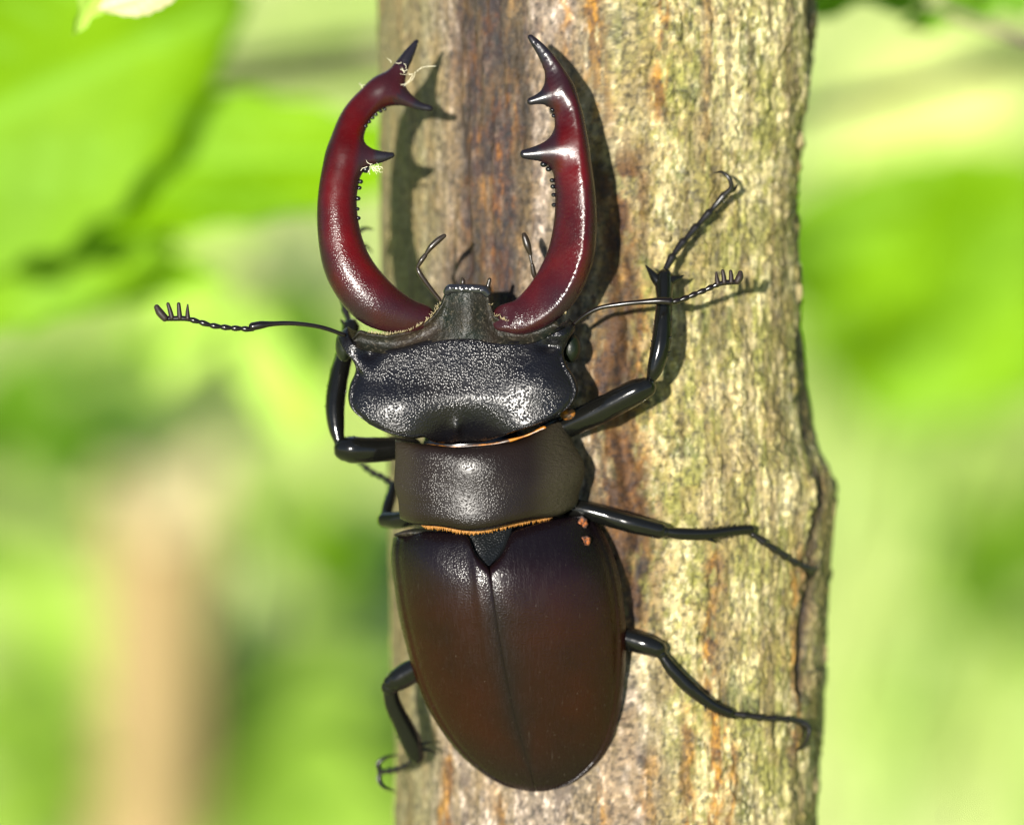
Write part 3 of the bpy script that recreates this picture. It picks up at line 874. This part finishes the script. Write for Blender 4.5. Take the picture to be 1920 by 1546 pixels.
RM = [(945, 596, -40, 26), (985, 590, -36, 36), (1034, 548, -30, 46), (1066, 484, -28, 46), (1077, 420, -28, 42), (1077, 360, -30, 39), (1071, 300, -34, 37),
      (1069, 250, -38, 31), (1063, 205, -42, 27), (1050, 165, -46, 23), (1037, 131, -50, 18), (1021, 103, -52, 13), (1005, 82, -54, 9), (995, 70, -55, 6)]
RT = [[(1058, 280, -40, 26), (1026, 285, -34, 19), (1002, 288, -32, 13), (984, 289, -32, 9)],
      [(1048, 172, -50, 19), (1024, 181, -46, 12), (1006, 187, -44, 9), (995, 190, -44, 7)]]
rd = [(1017, 312, 7, -30), (1022, 322, 6, -30), (1026, 340, 5.5, -30), (1028, 351, 5.5, -30), (1031, 366, 5, -30), (1033, 383, 5, -30), (1036, 207, 5, -44), (1038, 217, 5, -44), (1028, 196, 6, -44)]
mandible(1, RM, RT, rd, (-0.60, -0.28, 0.75, 0.36), (1085, 590, -30), None)

# --- head plate
def gs(x, y, cx, cy, sx, sy): return np.exp(-((x - cx) / sx) ** 2 - ((y - cy) / sy) ** 2)
def head_h(u, v, x, y):
    e = (1 - np.abs(2 * u - 1) ** 12) ** 0.5 * (1 - np.abs(2 * v - 1) ** 16) ** 0.5
    h = -68 + 30 * u + 20 * e + 16 * np.sin(np.pi * u) ** 0.8 + 0.22 * (y - 715)
    h = h + 12 * gs(x, y, 740, 752, 70, 40) + 14 * gs(x, y, 1012, 715, 62, 46)
    side_ = np.exp(-np.abs((x - 874) / 80) ** 2.4)
    hollow = side_ * smooth01(758, 800, y)
    h = h - side_ * np.clip((y - 738) / 84, 0, 1.2) ** 1.8 * 64
    h = h + 14 * gs(x, y, 855, 806, 10, 17)                            # little knob in the neck hollow
    h = h + 12 * gs(x, y, 668, 636, 22, 24) + 14 * gs(x, y, 1050, 622, 24, 22)
    h = h - 14 * gs(x, y, 692, 664, 20, 18) - 14 * gs(x, y, 1030, 648, 22, 12)
    lob = np.maximum(smooth01(0.945, 0.97, v) * (1 - smooth01(70, 60, np.abs(x - 872))) , smooth01(0.96, 0.98, np.abs(2 * u - 1)) * (v > 0.35))
    return h + 6 * lob * (1 - hollow)
hf = [(651, 612), (668, 640), (714, 652), (752, 649), (790, 638), (822, 629), (857, 625), (893, 626), (925, 633), (974, 635), (1006, 630), (1036, 615), (1068, 597)]
hb = [(692, 795), (716, 807), (746, 818), (776, 822), (796, 820), (815, 829), (850, 834), (900, 830), (940, 818), (965, 809), (993, 800), (1020, 790), (1043, 779)]
hl = [(651, 612), (635, 626), (634, 640), (650, 660), (667, 690), (656, 722), (653, 748), (662, 770), (692, 795)]
hr = [(1068, 597), (1078, 615), (1066, 638), (1057, 660), (1063, 684), (1079, 711), (1083, 735), (1070, 760), (1043, 779)]
v, f = shell(hf, hb, hl, hr, head_h, 150, 100, 70)
head = part('head', v, f, M['head'], beetle)

# --- front of the head, running out to the lip between the mandibles
def frons():
    xs = np.concatenate([np.linspace(652, 812, 50, endpoint=False), np.linspace(812, 842, 40, endpoint=False), np.linspace(842, 910, 26, endpoint=False), np.linspace(910, 934, 40, endpoint=False), np.linspace(934, 1058, 40)])
    fx = [630, 690, 725, 770, 800, 815, 829, 834, 838, 842, 910, 914, 918, 926, 950, 985, 1020, 1050, 1075]
    fy = [606, 622, 627, 618, 600, 585, 562, 548, 538, 534, 534, 540, 560, 587, 602, 608, 601, 589, 584]
    yf = np.interp(xs, fx, fy); b = cat(hf, 200); yb = np.interp(xs, b[:, 0], b[:, 1]) + 10
    ends = smooth01(652, 676, xs) * (1 - smooth01(1034, 1058, xs)); yf = yb + (yf - yb) * np.maximum(ends, 0.15)
    nv = 34
    t = np.linspace(0, 1, nv)[:, None]
    Y = yf + (yb - yf) * t; Xg = np.repeat(xs[None], nv, 0)
    u = (Xg - 636) / 436
    e = np.minimum(t / 0.16, 1); e = np.sqrt(1 - (1 - e) ** 2)
    tongue = gs(Xg, 0, 876, 0, 36, 1)
    h = -72 + 26 * u + 24 * e + 8 * tongue - 14 * np.sin(np.pi * t) * (1 - tongue) * 0.9 + 6 * gs(Xg, Y, 876, 590, 30, 40)
    V = np.stack([Xg, Y, h], -1).reshape(-1, 3)
    nu = len(xs); Q = [grid_quads(nu, nv)]
    # face under the front edge
    w = V[:nu].copy(); w[:, 2] -= 60; w[:, 1] += 12
    Q.append(np.stack([np.arange(nu - 1) + 1, np.arange(nu - 1), len(V) + np.arange(nu - 1), len(V) + np.arange(nu - 1) + 1], 1))
    V[:, 2] += 3.0 * (fbm(V[:, 0] / 9, V[:, 1] / 9, 3, 3) - 0.5)
    part('frons', np.vstack([V, w]), (np.vstack(Q)[:, ::-1], None), M['frons'], head)
    # short pale hairs at the joint with each mandible
    hv = []
    for x0, x1 in ((688, 826), (920, 1062)):
        for x in np.sort(rng.uniform(x0, x1, 105)):
            y = float(np.interp(x, fx, fy)) + 2; hgt = -50 + 26 * (x - 636) / 436
            L = random.uniform(3, 8.5); a = random.gauss(0, 0.5)
            dx, dy = math.sin(a) * L, -math.cos(a) * L
            hv.append(tube([(x, y, hgt, 0.8), (x + dx * 0.5, y + dy * 0.5, hgt + 4, 0.6), (x + dx, y + dy, hgt + 5, 0.3)], 4, caps=False, n=3))
    v, f = merge(*hv)
    part('hair_fringe', v, f, M['hair_pale'], head)
frons()
v, f = merge(tube([(839, 547, -38, 8), (846, 541, -33, 9), (876, 541, -31, 9), (904, 543, -30, 9), (913, 550, -32, 8)], 16, 2))
part('labrum', v, f, M['labrum'], head)
v, f = ball((1070, 652, -88), (18, 28, 26), 28, 20)
part('eye', v, f, M['eye'], head)
v, f = ball((645, 648, -95), (16, 30, 28), 28, 20)
part('eye', v, f, M['eye'], head)

# --- neck and underside joining head, thorax and abdomen
core = [(900, 640, -115, 60), (890, 760, -125, 75), (885, 850, -135, 95), (900, 950, -142, 105), (930, 1060, -152, 110), (960, 1230, -165, 105), (975, 1340, -178, 70)]
v, f = tube(core, 28, 10, flat=0.55)
part('underbody', v, f, M['black'], beetle)
v, f = tube([(798, 834, -80, 2), (822, 837, -72, 3.2), (845, 838, -70, 2), (880, 836, -67, 3), (920, 833, -65, 2), (950, 827, -62, 3.4), (985, 817, -62, 1.6), (1020, 803, -60, 5)], 10, 3)
part('neck_membrane', v, f, M['membrane'], beetle)

# --- pronotum
def pro_h(u, v, x, y):
    e = np.clip(1 - np.abs(2 * (u - 0.45)) ** 2.0 * 0.82, 0, 1) ** 0.7
    ev = (1 - np.abs(2 * v - 1) ** 7) ** 0.45
    h = -132 + 114 * e + 22 * ev - 6 * (v - 0.5) ** 2 + 10 * u
    return h + 6 * gs(x, y, 905, 875, 70, 40)
pf = [(741, 824), (770, 829), (805, 833), (850, 838), (890, 836), (930, 832), (970, 825), (1012, 806), (1055, 780)]
pb = [(750, 972), (779, 983), (826, 987), (875, 995), (914, 992), (961, 981), (1005, 973), (1045, 967), (1071, 956)]
pl = [(741, 824), (741, 866), (739, 910), (746, 936), (748, 955), (750, 972)]
pr = [(1055, 780), (1066, 810), (1078, 837), (1094, 866), (1095, 892), (1087, 920), (1082, 945), (1071, 956)]
v, f = shell(pf, pb, pl, pr, pro_h, 140, 90, 60)
side = np.clip(smooth01(985, 1055, v[:, 0]) + 0.5 * (1 - smooth01(748, 800, v[:, 0])), 0, 1)
pron = part('pronotum', v, f, M['pronotum'], beetle, attrs={'side': side})
b = cat(pb, 320)
hv = []
for k in range(42, 285):
    for _ in range(2):
        x, y = b[k] + rng.uniform(-2.5, 1.0, 2); zz = -26 * ((x - 905) / 110) ** 2
        L = random.uniform(3, 8.5) * min(1, (k - 38) / 14, (288 - k) / 20); a = random.gauss(0.1 * math.sin(k * 0.4), 0.35)
        hv.append(tube([(x, y - 5, -50 + zz, 1.1), (x + L * math.sin(a) * 0.5, y + L * 0.45, -42 + zz, 0.9), (x + L * math.sin(a), y + L, -43 + zz, 0.3)], 4, caps=False, n=3))
v, f = merge(*hv)
part('hair_fringe', v, f, M['hair_gold'], pron, 'golden hair along the rear edge')

# --- elytra
seam = [(917, 1060), (925, 1120), (937, 1200), (950, 1270), (965, 1340), (982, 1400), (1006, 1482)]
SE = cat(seam, 200)
def ely_top(y):
    yy = [960, 1000, 1040, 1075, 1110, 1160, 1240, 1320, 1390, 1440, 1470, 1484]
    hh = [-40, -27, -13, -5, -6, -16, -42, -74, -106, -132, -150, -168]
    p = cat(np.stack([yy, hh], 1), 300)
    return np.interp(y, p[:, 0], p[:, 1])
def elytron(side):
    if side < 0:
        front = [(737, 1006), (765, 999), (800, 995), (840, 996), (874, 1000), (892, 1036), (916, 1062)]
        back = [(990, 1483), (998, 1483.5), (1005, 1483)]
        left = [(737, 1006), (733, 1045), (739, 1100), (749, 1160), (760, 1205), (772, 1250), (791, 1303), (817, 1353), (852, 1402), (893, 1441), (942, 1471), (990, 1483)]
        right = [(916, 1062)] + [(x + 0.5, y) for x, y in seam[1:-1]] + [(1005, 1483)]
    else:
        front = [(918, 1062), (941, 1036), (959, 998), (985, 986), (1020, 976), (1060, 969), (1090, 964), (1110, 966)]
        back = [(1006, 1483), (1016, 1483), (1025, 1482)]
        left = [(918, 1062)] + [(x - 0.3, y) for x, y in seam[1:-1]] + [(1006, 1483)]
        right = [(1110, 966), (1132, 1000), (1150, 1040), (1163, 1085), (1171, 1140), (1174, 1205), (1170, 1285), (1156, 1360), (1131, 1416), (1091, 1456), (1055, 1475), (1025, 1482)]
    def hgt(u, v, x, y):
        t = (1 - u) if side < 0 else u
        top = ely_top(y)
        edge = -150 + 8 * side - 26 * smooth01(1150, 1480, y)
        ev = np.clip(v / 0.05, 0, 1); ev = np.sqrt(1 - (1 - ev) ** 2)
        d = (1 - np.clip(t, 0, 1) ** (2.1 if side < 0 else 2.5) * 0.97) ** 0.62
        h = edge + (top - edge) * d - 18 * (1 - ev)
        sx = np.interp(y, SE[:, 1], SE[:, 0])
        h = h - 1.3 * np.exp(-(np.abs(x - sx) / 2.0) ** 1.4) - 1.0 * np.exp(-((x - sx) / 14) ** 2)
        h = h + 2 * np.exp(-((t - 0.965) / 0.02) ** 2) - 2 * np.exp(-((t - 0.93) / 0.02) ** 2)
        h = h + 6 * gs(x, y, 800 if side < 0 else 1075, 1045, 40, 50)
        return h
    v, f = shell(front, back, left, right, hgt, 110, 180, 46, 0.06)
    sx = np.interp(v[:, 1], SE[:, 1], SE[:, 0])
    sm = np.maximum(np.exp(-(np.abs(v[:, 0] - sx) / 26) ** 1.2) * 0.8, 1 - smooth01(1020, 1180, v[:, 1]))
    sm = np.maximum(sm, smooth01(1330, 1480, v[:, 1]) * 0.75)
    return part('elytron', v, f, M['elytra'], beetle, attrs={'seam': np.clip(sm, 0, 1)})
el = elytron(-1); er = elytron(1)

def scut_h(u, v, x, y):
    return -66 + 34 * v + 8 * (1 - np.abs(2 * u - 1) ** 2.5)
v, f = shell([(872, 990), (917, 996), (962, 986)], [(911, 1057), (917, 1060), (922, 1057)], [(872, 990), (884, 1022), (897, 1043), (911, 1057)], [(962, 986), (952, 1018), (938, 1042), (922, 1057)], scut_h, 40, 40, 20)
part('scutellum', v, f, M['scutellum'], beetle)
v, f = shell([(738, 1001), (765, 992), (800, 990), (850, 996)], [(738, 1004), (770, 1006), (810, 1008), (850, 1012)], [(738, 1001), (738, 1004)], [(850, 996), (850, 1012)], lambda u, v, x, y: -112 + 34 * u + 8 * np.sin(np.pi * v), 30, 10, 30)
part('shoulder_ledge', v, f, M['frons'], beetle)

# two scabbed wounds on the shoulder of one wing case
_t = NT('scab'); M['scab'] = _t.set(Base_Color=_t.mix(_t.attr('rim').outputs['Fac'], _t.mix(_t.ramp(_t.noise(3500, 4), [(0.4, 0), (0.6, 1)]), (0.17, 0.045, 0.004), (0.02, 0.007, 0.003)), (0.008, 0.004, 0.003)), Specular_IOR_Level=0.2, Roughness=0.6, Normal=_t.bump(_t.noise(3000, 4), 1e-4))
EV = np.array([q.co[:] for q in er.data.vertices]) + np.array(ORIGIN[beetle.name])
for cx, cy, r, sd in ((1093, 981, 11, 3), (1099, 1014, 10, 5)):
    z = -EV[(((EV - P((cx, cy, -70.0))) * [1, 0, 1]) ** 2).sum(1).argmin(), 1] / K
    fl = ball((cx, cy, z + 1.5), (r * 0.9, r * 1.15, 6), 26, 12)
    d = fl[0] - [cx, cy, z]
    a = np.arctan2(d[:, 1], d[:, 0])
    fl[0][:, :2] += d[:, :2] * (0.75 * (fbm(np.cos(a) * 1.6 + sd, np.sin(a) * 1.6, sd, 3) - 0.5))[:, None]
    rr_ = np.hypot(d[:, 0], d[:, 1]) / r
    fl[0][:, 2] += 5 * (fbm(fl[0][:, 0] / 4, fl[0][:, 1] / 4, 2) - 0.5) - 4 * (1 - np.clip(rr_, 0, 1)) 
    part('scab', *fl, M['scab'], er, 'orange scabbed wound', attrs={'rim': smooth01(0.55, 0.95, rr_)})

# --- legs
def beads(path, r, n):
    """tarsus: n swollen joints along the path"""
    c = cat(path, n * 8 + 1)
    t = np.linspace(0, n, len(c)) % 1.0
    rad = r * (0.62 + 0.55 * t ** 1.5)
    rad[-8:] = r * np.linspace(0.6, 0.95, 8)
    return np.c_[c, rad]
def chiselled(pts, seg, step, ridge, sd):
    """a leg segment: uneven, with lengthwise ridges"""
    v, f = tube(pts, seg, step)
    c = cat(pts, step=2)
    out = v.copy()
    for k in range(len(v)):
        i = ((c[:, :3] - v[k]) ** 2).sum(1).argmin()
        d = v[k] - c[i, :3]; a = math.atan2(d[2], d[1] + d[0] * 0.7)
        out[k] = c[i, :3] + d * (1 + ridge * math.cos(3 * a + 1) + 0.10 * (float(fbm(np.array(i * 0.06), np.array(a * 1.2), sd, 3)) - 0.5))
    return out, f
def spines(pts, n, L, r0, sd):
    """short stiff spines and hairs standing off a segment"""
    g = random.Random(sd); c = cat(pts, 60); t = np.gradient(c[:, :3], axis=0); ms = []
    for k in range(n):
        i = int(g.uniform(0.15, 0.97) * 59); d = t[i] / np.linalg.norm(t[i])
        s_ = g.choice((-1, 1)); nrm = np.array([-d[1], d[0], g.uniform(-0.2, 0.6)]) * s_
        p = c[i, :3] + nrm * c[i, 3] * 0.85; q = p + (nrm * 0.6 + d * 0.8) * g.uniform(0.6, 1.2) * L
        ms.append(tube([(*p, r0), (*((p + q) / 2), r0 * 0.65), (*q, 0.3)], 5, n=4))
    return ms
_leg_no = [0]
def leg(femur, tibia, spurs, tarsus, claws, tr=6.5):
    L = hold('leg', beetle)
    _leg_no[0] += 1; sd = _leg_no[0]
    v, f = merge(chiselled(femur, 20, 4, 0.03, sd), *spines(femur[-3:], 14, 7, 0.6, sd)); part('femur', v, f, M['leg'], L)
    ms = [chiselled(tibia, 18, 3, 0.07, sd + 1)] + [tube(s, 8, 2) for s in spurs] + spines(tibia[1:], 7, 9, 2.2, sd) + spines(tibia[1:], 34, 8, 0.6, sd + 9)
    k0 = tibia[0]; ms.append(ball((k0[0], k0[1], k0[2] + 2), (k0[3] * 1.15, k0[3] * 1.15, k0[3] * 1.1), 14, 9))
    v, f = merge(*ms); part('tibia', v, f, M['leg'], L)
    bp = beads(tarsus, tr, 5)
    v, f = merge(tube(bp, 12, n=len(bp)), *spines(bp, 26, 7, 0.6, sd + 3)); part('tarsus', v, f, M['tarsus'], L)
    for c in claws:
        v, f = tube(c, 8, 2); part('claw', v, f, M['tarsus'], L)
    return L
TH = lambda x, y, up=8: float(trunk_h(np.array(float(x)), np.array(float(y)))) + up
# front leg, crack side
leg([(1030, 812, -120, 22), (1080, 790, -100, 24), (1140, 762, -80, 25), (1190, 735, -66, 24), (1210, 726, -64, 20)],
    [(1219, 714, -66, 8), (1228, 690, -62, 15), (1238, 650, -62, 18), (1243, 600, -70, 16.5), (1245, 560, -84, 14.5), (1245, 534, -98, 17), (1246, 518, -104, 15)],
    [[(1242, 536, -100, 12), (1228, 520, -102, 9), (1219, 508, -104, 5), (1211, 498, -106, 1.5)], [(1250, 530, -102, 12), (1264, 523, -104, 8), (1273, 521, -106, 4.5), (1282, 516, -108, 1.2)]],
    [(1246, 508, -108, ), (1268, 470, -122), (1300, 432, -136), (1334, 394, -148), (1358, 366, -150)],
    [[(1358, 366, -148, 6), (1371, 352, -140, 5), (1367, 334, -134, 4), (1354, 323, -138, 3), (1338, 324, -150, 1)], [(1362, 362, -150, 5), (1376, 355, -152, 4), (1384, 346, -160, 1)]], 8)
# front leg, other side
leg([(770, 838, -150, 20), (720, 842, -140, 23), (680, 843, -129, 25), (660, 842, -126, 26), (648, 841, -128, 23)],
    [(637, 832, -132, 9), (630, 800, -140, 15), (628, 760, -150, 18), (634, 710, -162, 18), (645, 668, -178, 16), (654, 635, -195, 15), (658, 612, -208, 16)],
    [[(655, 620, -205, 7), (640, 600, -208, 2)]],
    [(656, 606, -212), (642, 560, -240), (640, 520, -265), (652, 475, -290), (664, 448, -300)],
    [[(664, 450, -298, 5), (672, 436, -292, 4.5), (684, 428, -292, 3.5), (700, 430, -306, 1.2)], [(664, 452, -300, 5), (676, 458, -298, 4.5), (688, 462, -302, 3), (698, 472, -312, 1.2)]], 7)
# middle leg, crack side
leg([(1050, 945, -135, 17), (1110, 960, -118, 17.5), (1180, 980, -108, 17.5), (1235, 994, -112, 16)],
    [(1246, 996, -114, 9), (1280, 1000, -120, 11.5), (1330, 1000, -135, 10.5), (1375, 994, -155, 9.5), (1406, 992, -172, 9.5)],
    [[(1320, 1005, -135, 6), (1332, 1011, -136, 3.5), (1344, 1017, -138, 0.8)], [(1402, 995, -172, 5), (1412, 1008, -178, 1.2)]],
    [(1412, 1002, -176), (1440, 1022, -190), (1470, 1042, -215), (1495, 1057, -240), (1514, 1066, -262)],
    [[(1512, 1065, -262, 5), (1522, 1068, -272, 4), (1530, 1062, -290, 1)], [(1512, 1065, -262, 5), (1519, 1073, -275, 4), (1518, 1084, -292, 1)]], 7)
# middle leg, other side
leg([(790, 965, -150, 18), (750, 974, -185, 17), (722, 974, -215, 15)],
    [(722, 966, -222, 9), (728, 945, -240, 11), (735, 922, -262, 10), (738, 910, -272, 9)],
    [], [(736, 908, -276), (718, 894, -300), (700, 886, -325), (684, 874, -345), (672, 862, -360)],
    [[(673, 864, -360, 4.5), (672, 848, -358, 4), (682, 834, -362, 3), (696, 828, -372, 1)], [(673, 864, -360, 4.5), (660, 858, -368, 3), (654, 846, -380, 1)]], 6.5)
# hind leg, crack side
leg([(1120, 1190, -165, 20), (1170, 1196, -150, 21), (1210, 1207, -138, 20), (1232, 1215, -136, 17)],
    [(1240, 1226, -138, 9), (1262, 1256, -140, 12), (1295, 1290, -148, 12.5), (1335, 1320, -160, 10.5), (1368, 1336, -168, 10)],
    [[(1290, 1292, -148, 6), (1300, 1306, -150, 1)], [(1362, 1338, -168, 6), (1380, 1347, -172, 1.2)]],
    [(1372, 1337, -170), (1405, 1342, -178), (1440, 1346, -194), (1475, 1348, -215), (1505, 1355, -238)],
    [[(1503, 1354, -236, 6.5), (1516, 1362, -238, 6), (1516, 1380, -240, 5), (1506, 1397, -250, 4), (1488, 1410, -262, 1)], [(1503, 1356, -238, 5), (1508, 1370, -252, 4), (1502, 1384, -268, 1)]], 7)
# hind leg, other side
leg([(815, 1235, -165, 21), (780, 1253, -178, 22), (748, 1272, -188, 22), (735, 1280, -192, 18)],
    [(730, 1288, -196, 14), (736, 1318, -210, 15), (752, 1352, -228, 17), (770, 1388, -248, 19), (780, 1416, -262, 15)],
    [[(778, 1400, -256, 7), (800, 1392, -256, 3), (812, 1391, -260, 1)], [(782, 1406, -260, 7), (802, 1405, -262, 4), (822, 1413, -268, 1)],
     [(745, 1352, -226, 5), (733, 1348, -228, 1)], [(754, 1378, -240, 5), (744, 1382, -242, 1)]],
    [(780, 1420, -264), (765, 1432, -280), (748, 1440, -296), (728, 1445, -315), (712, 1447, -330)],
    [[(712, 1447, -330, 4.5), (708, 1432, -326, 4.5), (722, 1420, -326, 3.5), (746, 1414, -335, 1)], [(712, 1447, -330, 4.5), (710, 1462, -328, 4.5), (720, 1476, -330, 3.5), (742, 1484, -340, 1)]], 6.5)
v, f = ball((1066, 777, -88), (16, 12, 16), 16, 10)
part('leg_socket', v, f, M['membrane'], beetle)

# --- antennae
def antenna(scape, joints, club, lam):
    A = hold('antenna', beetle)
    v, f = tube(scape, 12, 3); part('scape', v, f, M['antenna'], A)
    for (a, b_) in zip(joints[:-1], joints[1:]):
        a = np.array(a); b_ = np.array(b_)
        v, f = tube([(*a, 3.2), (*(a * 0.35 + b_ * 0.65), 5.6), (*(a * 0.08 + b_ * 0.92), 5.0)], 10, 2)
        part('antenna_joint', v, f, M['antenna'], A)
    v, f = tube(club, 10, 3); part('club_stem', v, f, M['antenna'], A)
    for l in lam:
        v, f = tube(l, 10, 2, flat=1.7); part('lamella', v, f, M['club'], A)
antenna([(645, 628, -60, 4), (615, 617, -50, 4.2), (585, 610, -42, 4.2), (545, 606, -36, 4.4), (510, 607, -32, 5), (490, 609, -30, 7.5), (474, 612, -30, 8), ],
        [(474, 618, -30), (455, 616, -30), (436, 615, -30), (416, 613, -30), (396, 610, -30), (376, 604, -30), (358, 599, -30)],
        [(362, 600, -30, 4), (345, 597, -30, 5), (325, 597, -30, 5), (308, 597, -30, 5)],
        [[(352, 596, -30, 5), (351.5, 584, -30, 3.6), (352, 571, -30, 1.5)], [(337, 595, -30, 5), (336, 583, -30, 4.4), (335, 570, -30, 3.6)],
         [(322, 595, -30, 5), (319, 583, -30, 4.4), (315, 570, -30, 3.4)], [(309, 596, -30, 7), (300, 586, -30, 7.6), (294, 576, -30, 5.5)]])
antenna([(1078, 606, -58, 4), (1098, 590, -48, 4.2), (1125, 577, -40, 4.2), (1165, 570, -32, 4.4), (1205, 566, -28, 5), (1238, 564, -26, 7), (1256, 565, -26, 8)],
        [(1256, 567, -26), (1274, 563, -28), (1290, 557, -30), (1306, 550, -32), (1322, 544, -34), (1336, 537, -36), (1348, 532, -38)],
        [(1346, 533, -38, 4), (1358, 530, -39, 5), (1372, 529, -40, 5), (1384, 528, -42, 5)],
        [[(1346, 531, -38, 5), (1344, 521, -38, 3.8), (1343, 511, -38, 1.8)], [(1358, 529, -39, 5), (1357, 518, -39, 4.4), (1355, 508, -39, 3.4)],
         [(1371, 528, -40, 5), (1371, 518, -40, 4.4), (1370, 509, -40, 3.4)], [(1383, 527, -42, 6.5), (1387, 519, -42, 7), (1388, 512, -42, 5)]])

# --- feelers by the mouth
def palp(segs):
    Pp = hold('palp', beetle)
    for s in segs:
        v, f = tube(s, 10, 2); part('palp_joint', v, f, M['palp'], Pp)
palp([[(824, 562, -75, 4), (805, 538, -70, 4.5), (788, 514, -66, 5), (783, 503, -66, 4)], [(783, 500, -66, 3.5), (790, 488, -64, 5), (797, 479, -64, 4.5)], [(798, 477, -64, 3), (808, 463, -62, 5.5), (822, 450, -62, 5.8), (833, 442, -62, 4)]])
palp([[(1012, 530, -90, 4), (1002, 515, -84, 5), (998, 497, -80, 4)], [(997, 494, -80, 2.5), (995, 484, -80, 3), (994, 478, -80, 3)], [(994, 476, -80, 4), (989, 460, -78, 7), (984, 444, -78, 6), (983, 440, -78, 4.5)]])
palp([[(866, 540, -60, 4), (868, 528, -58, 4.5), (867, 523, -58, 3)]])
palp([[(911, 556, -58, 4), (914, 540, -55, 4.5), (918, 524, -54, 3.5)]])

# --- pale fluff caught on one mandible
fl = thing('silk_fluff', 'wisps of pale fluff caught on the toothed edge of a mandible', 'fluff', (700, 315, -70))
def wisps(name, cx, cy, h, n, spread, L, parent, dirn):
    r = random.Random(cx)
    ms = []
    for k in range(n):
        x, y = cx + r.gauss(0, spread), cy + r.gauss(0, spread)
        pts = [(x, y, h + r.gauss(0, 4), 0.38)]
        a = dirn + r.gauss(0, 0.8)
        for j in range(3):
            a += r.gauss(0, 0.6); x += math.cos(a) * L / 3; y += math.sin(a) * L / 3
            pts.append((x, y, h + r.gauss(0, 5), 0.4 if j < 2 else 0.25))
        ms.append(tube(pts, 5, 3))
    v, f = merge(*ms); part(name, v, f, M['silk'], parent)
wisps('tuft', 700, 312, -58, 18, 4, 15, fl, 1.4)
wisps('tuft', 748, 128, -118, 8, 8, 12, fl, 0.6)
wisps('wisp', 775, 140, -118, 3, 5, 38, fl, 1.3)
wisps('wisp', 674, 156, -120, 2, 3, 16, fl, 0.5)
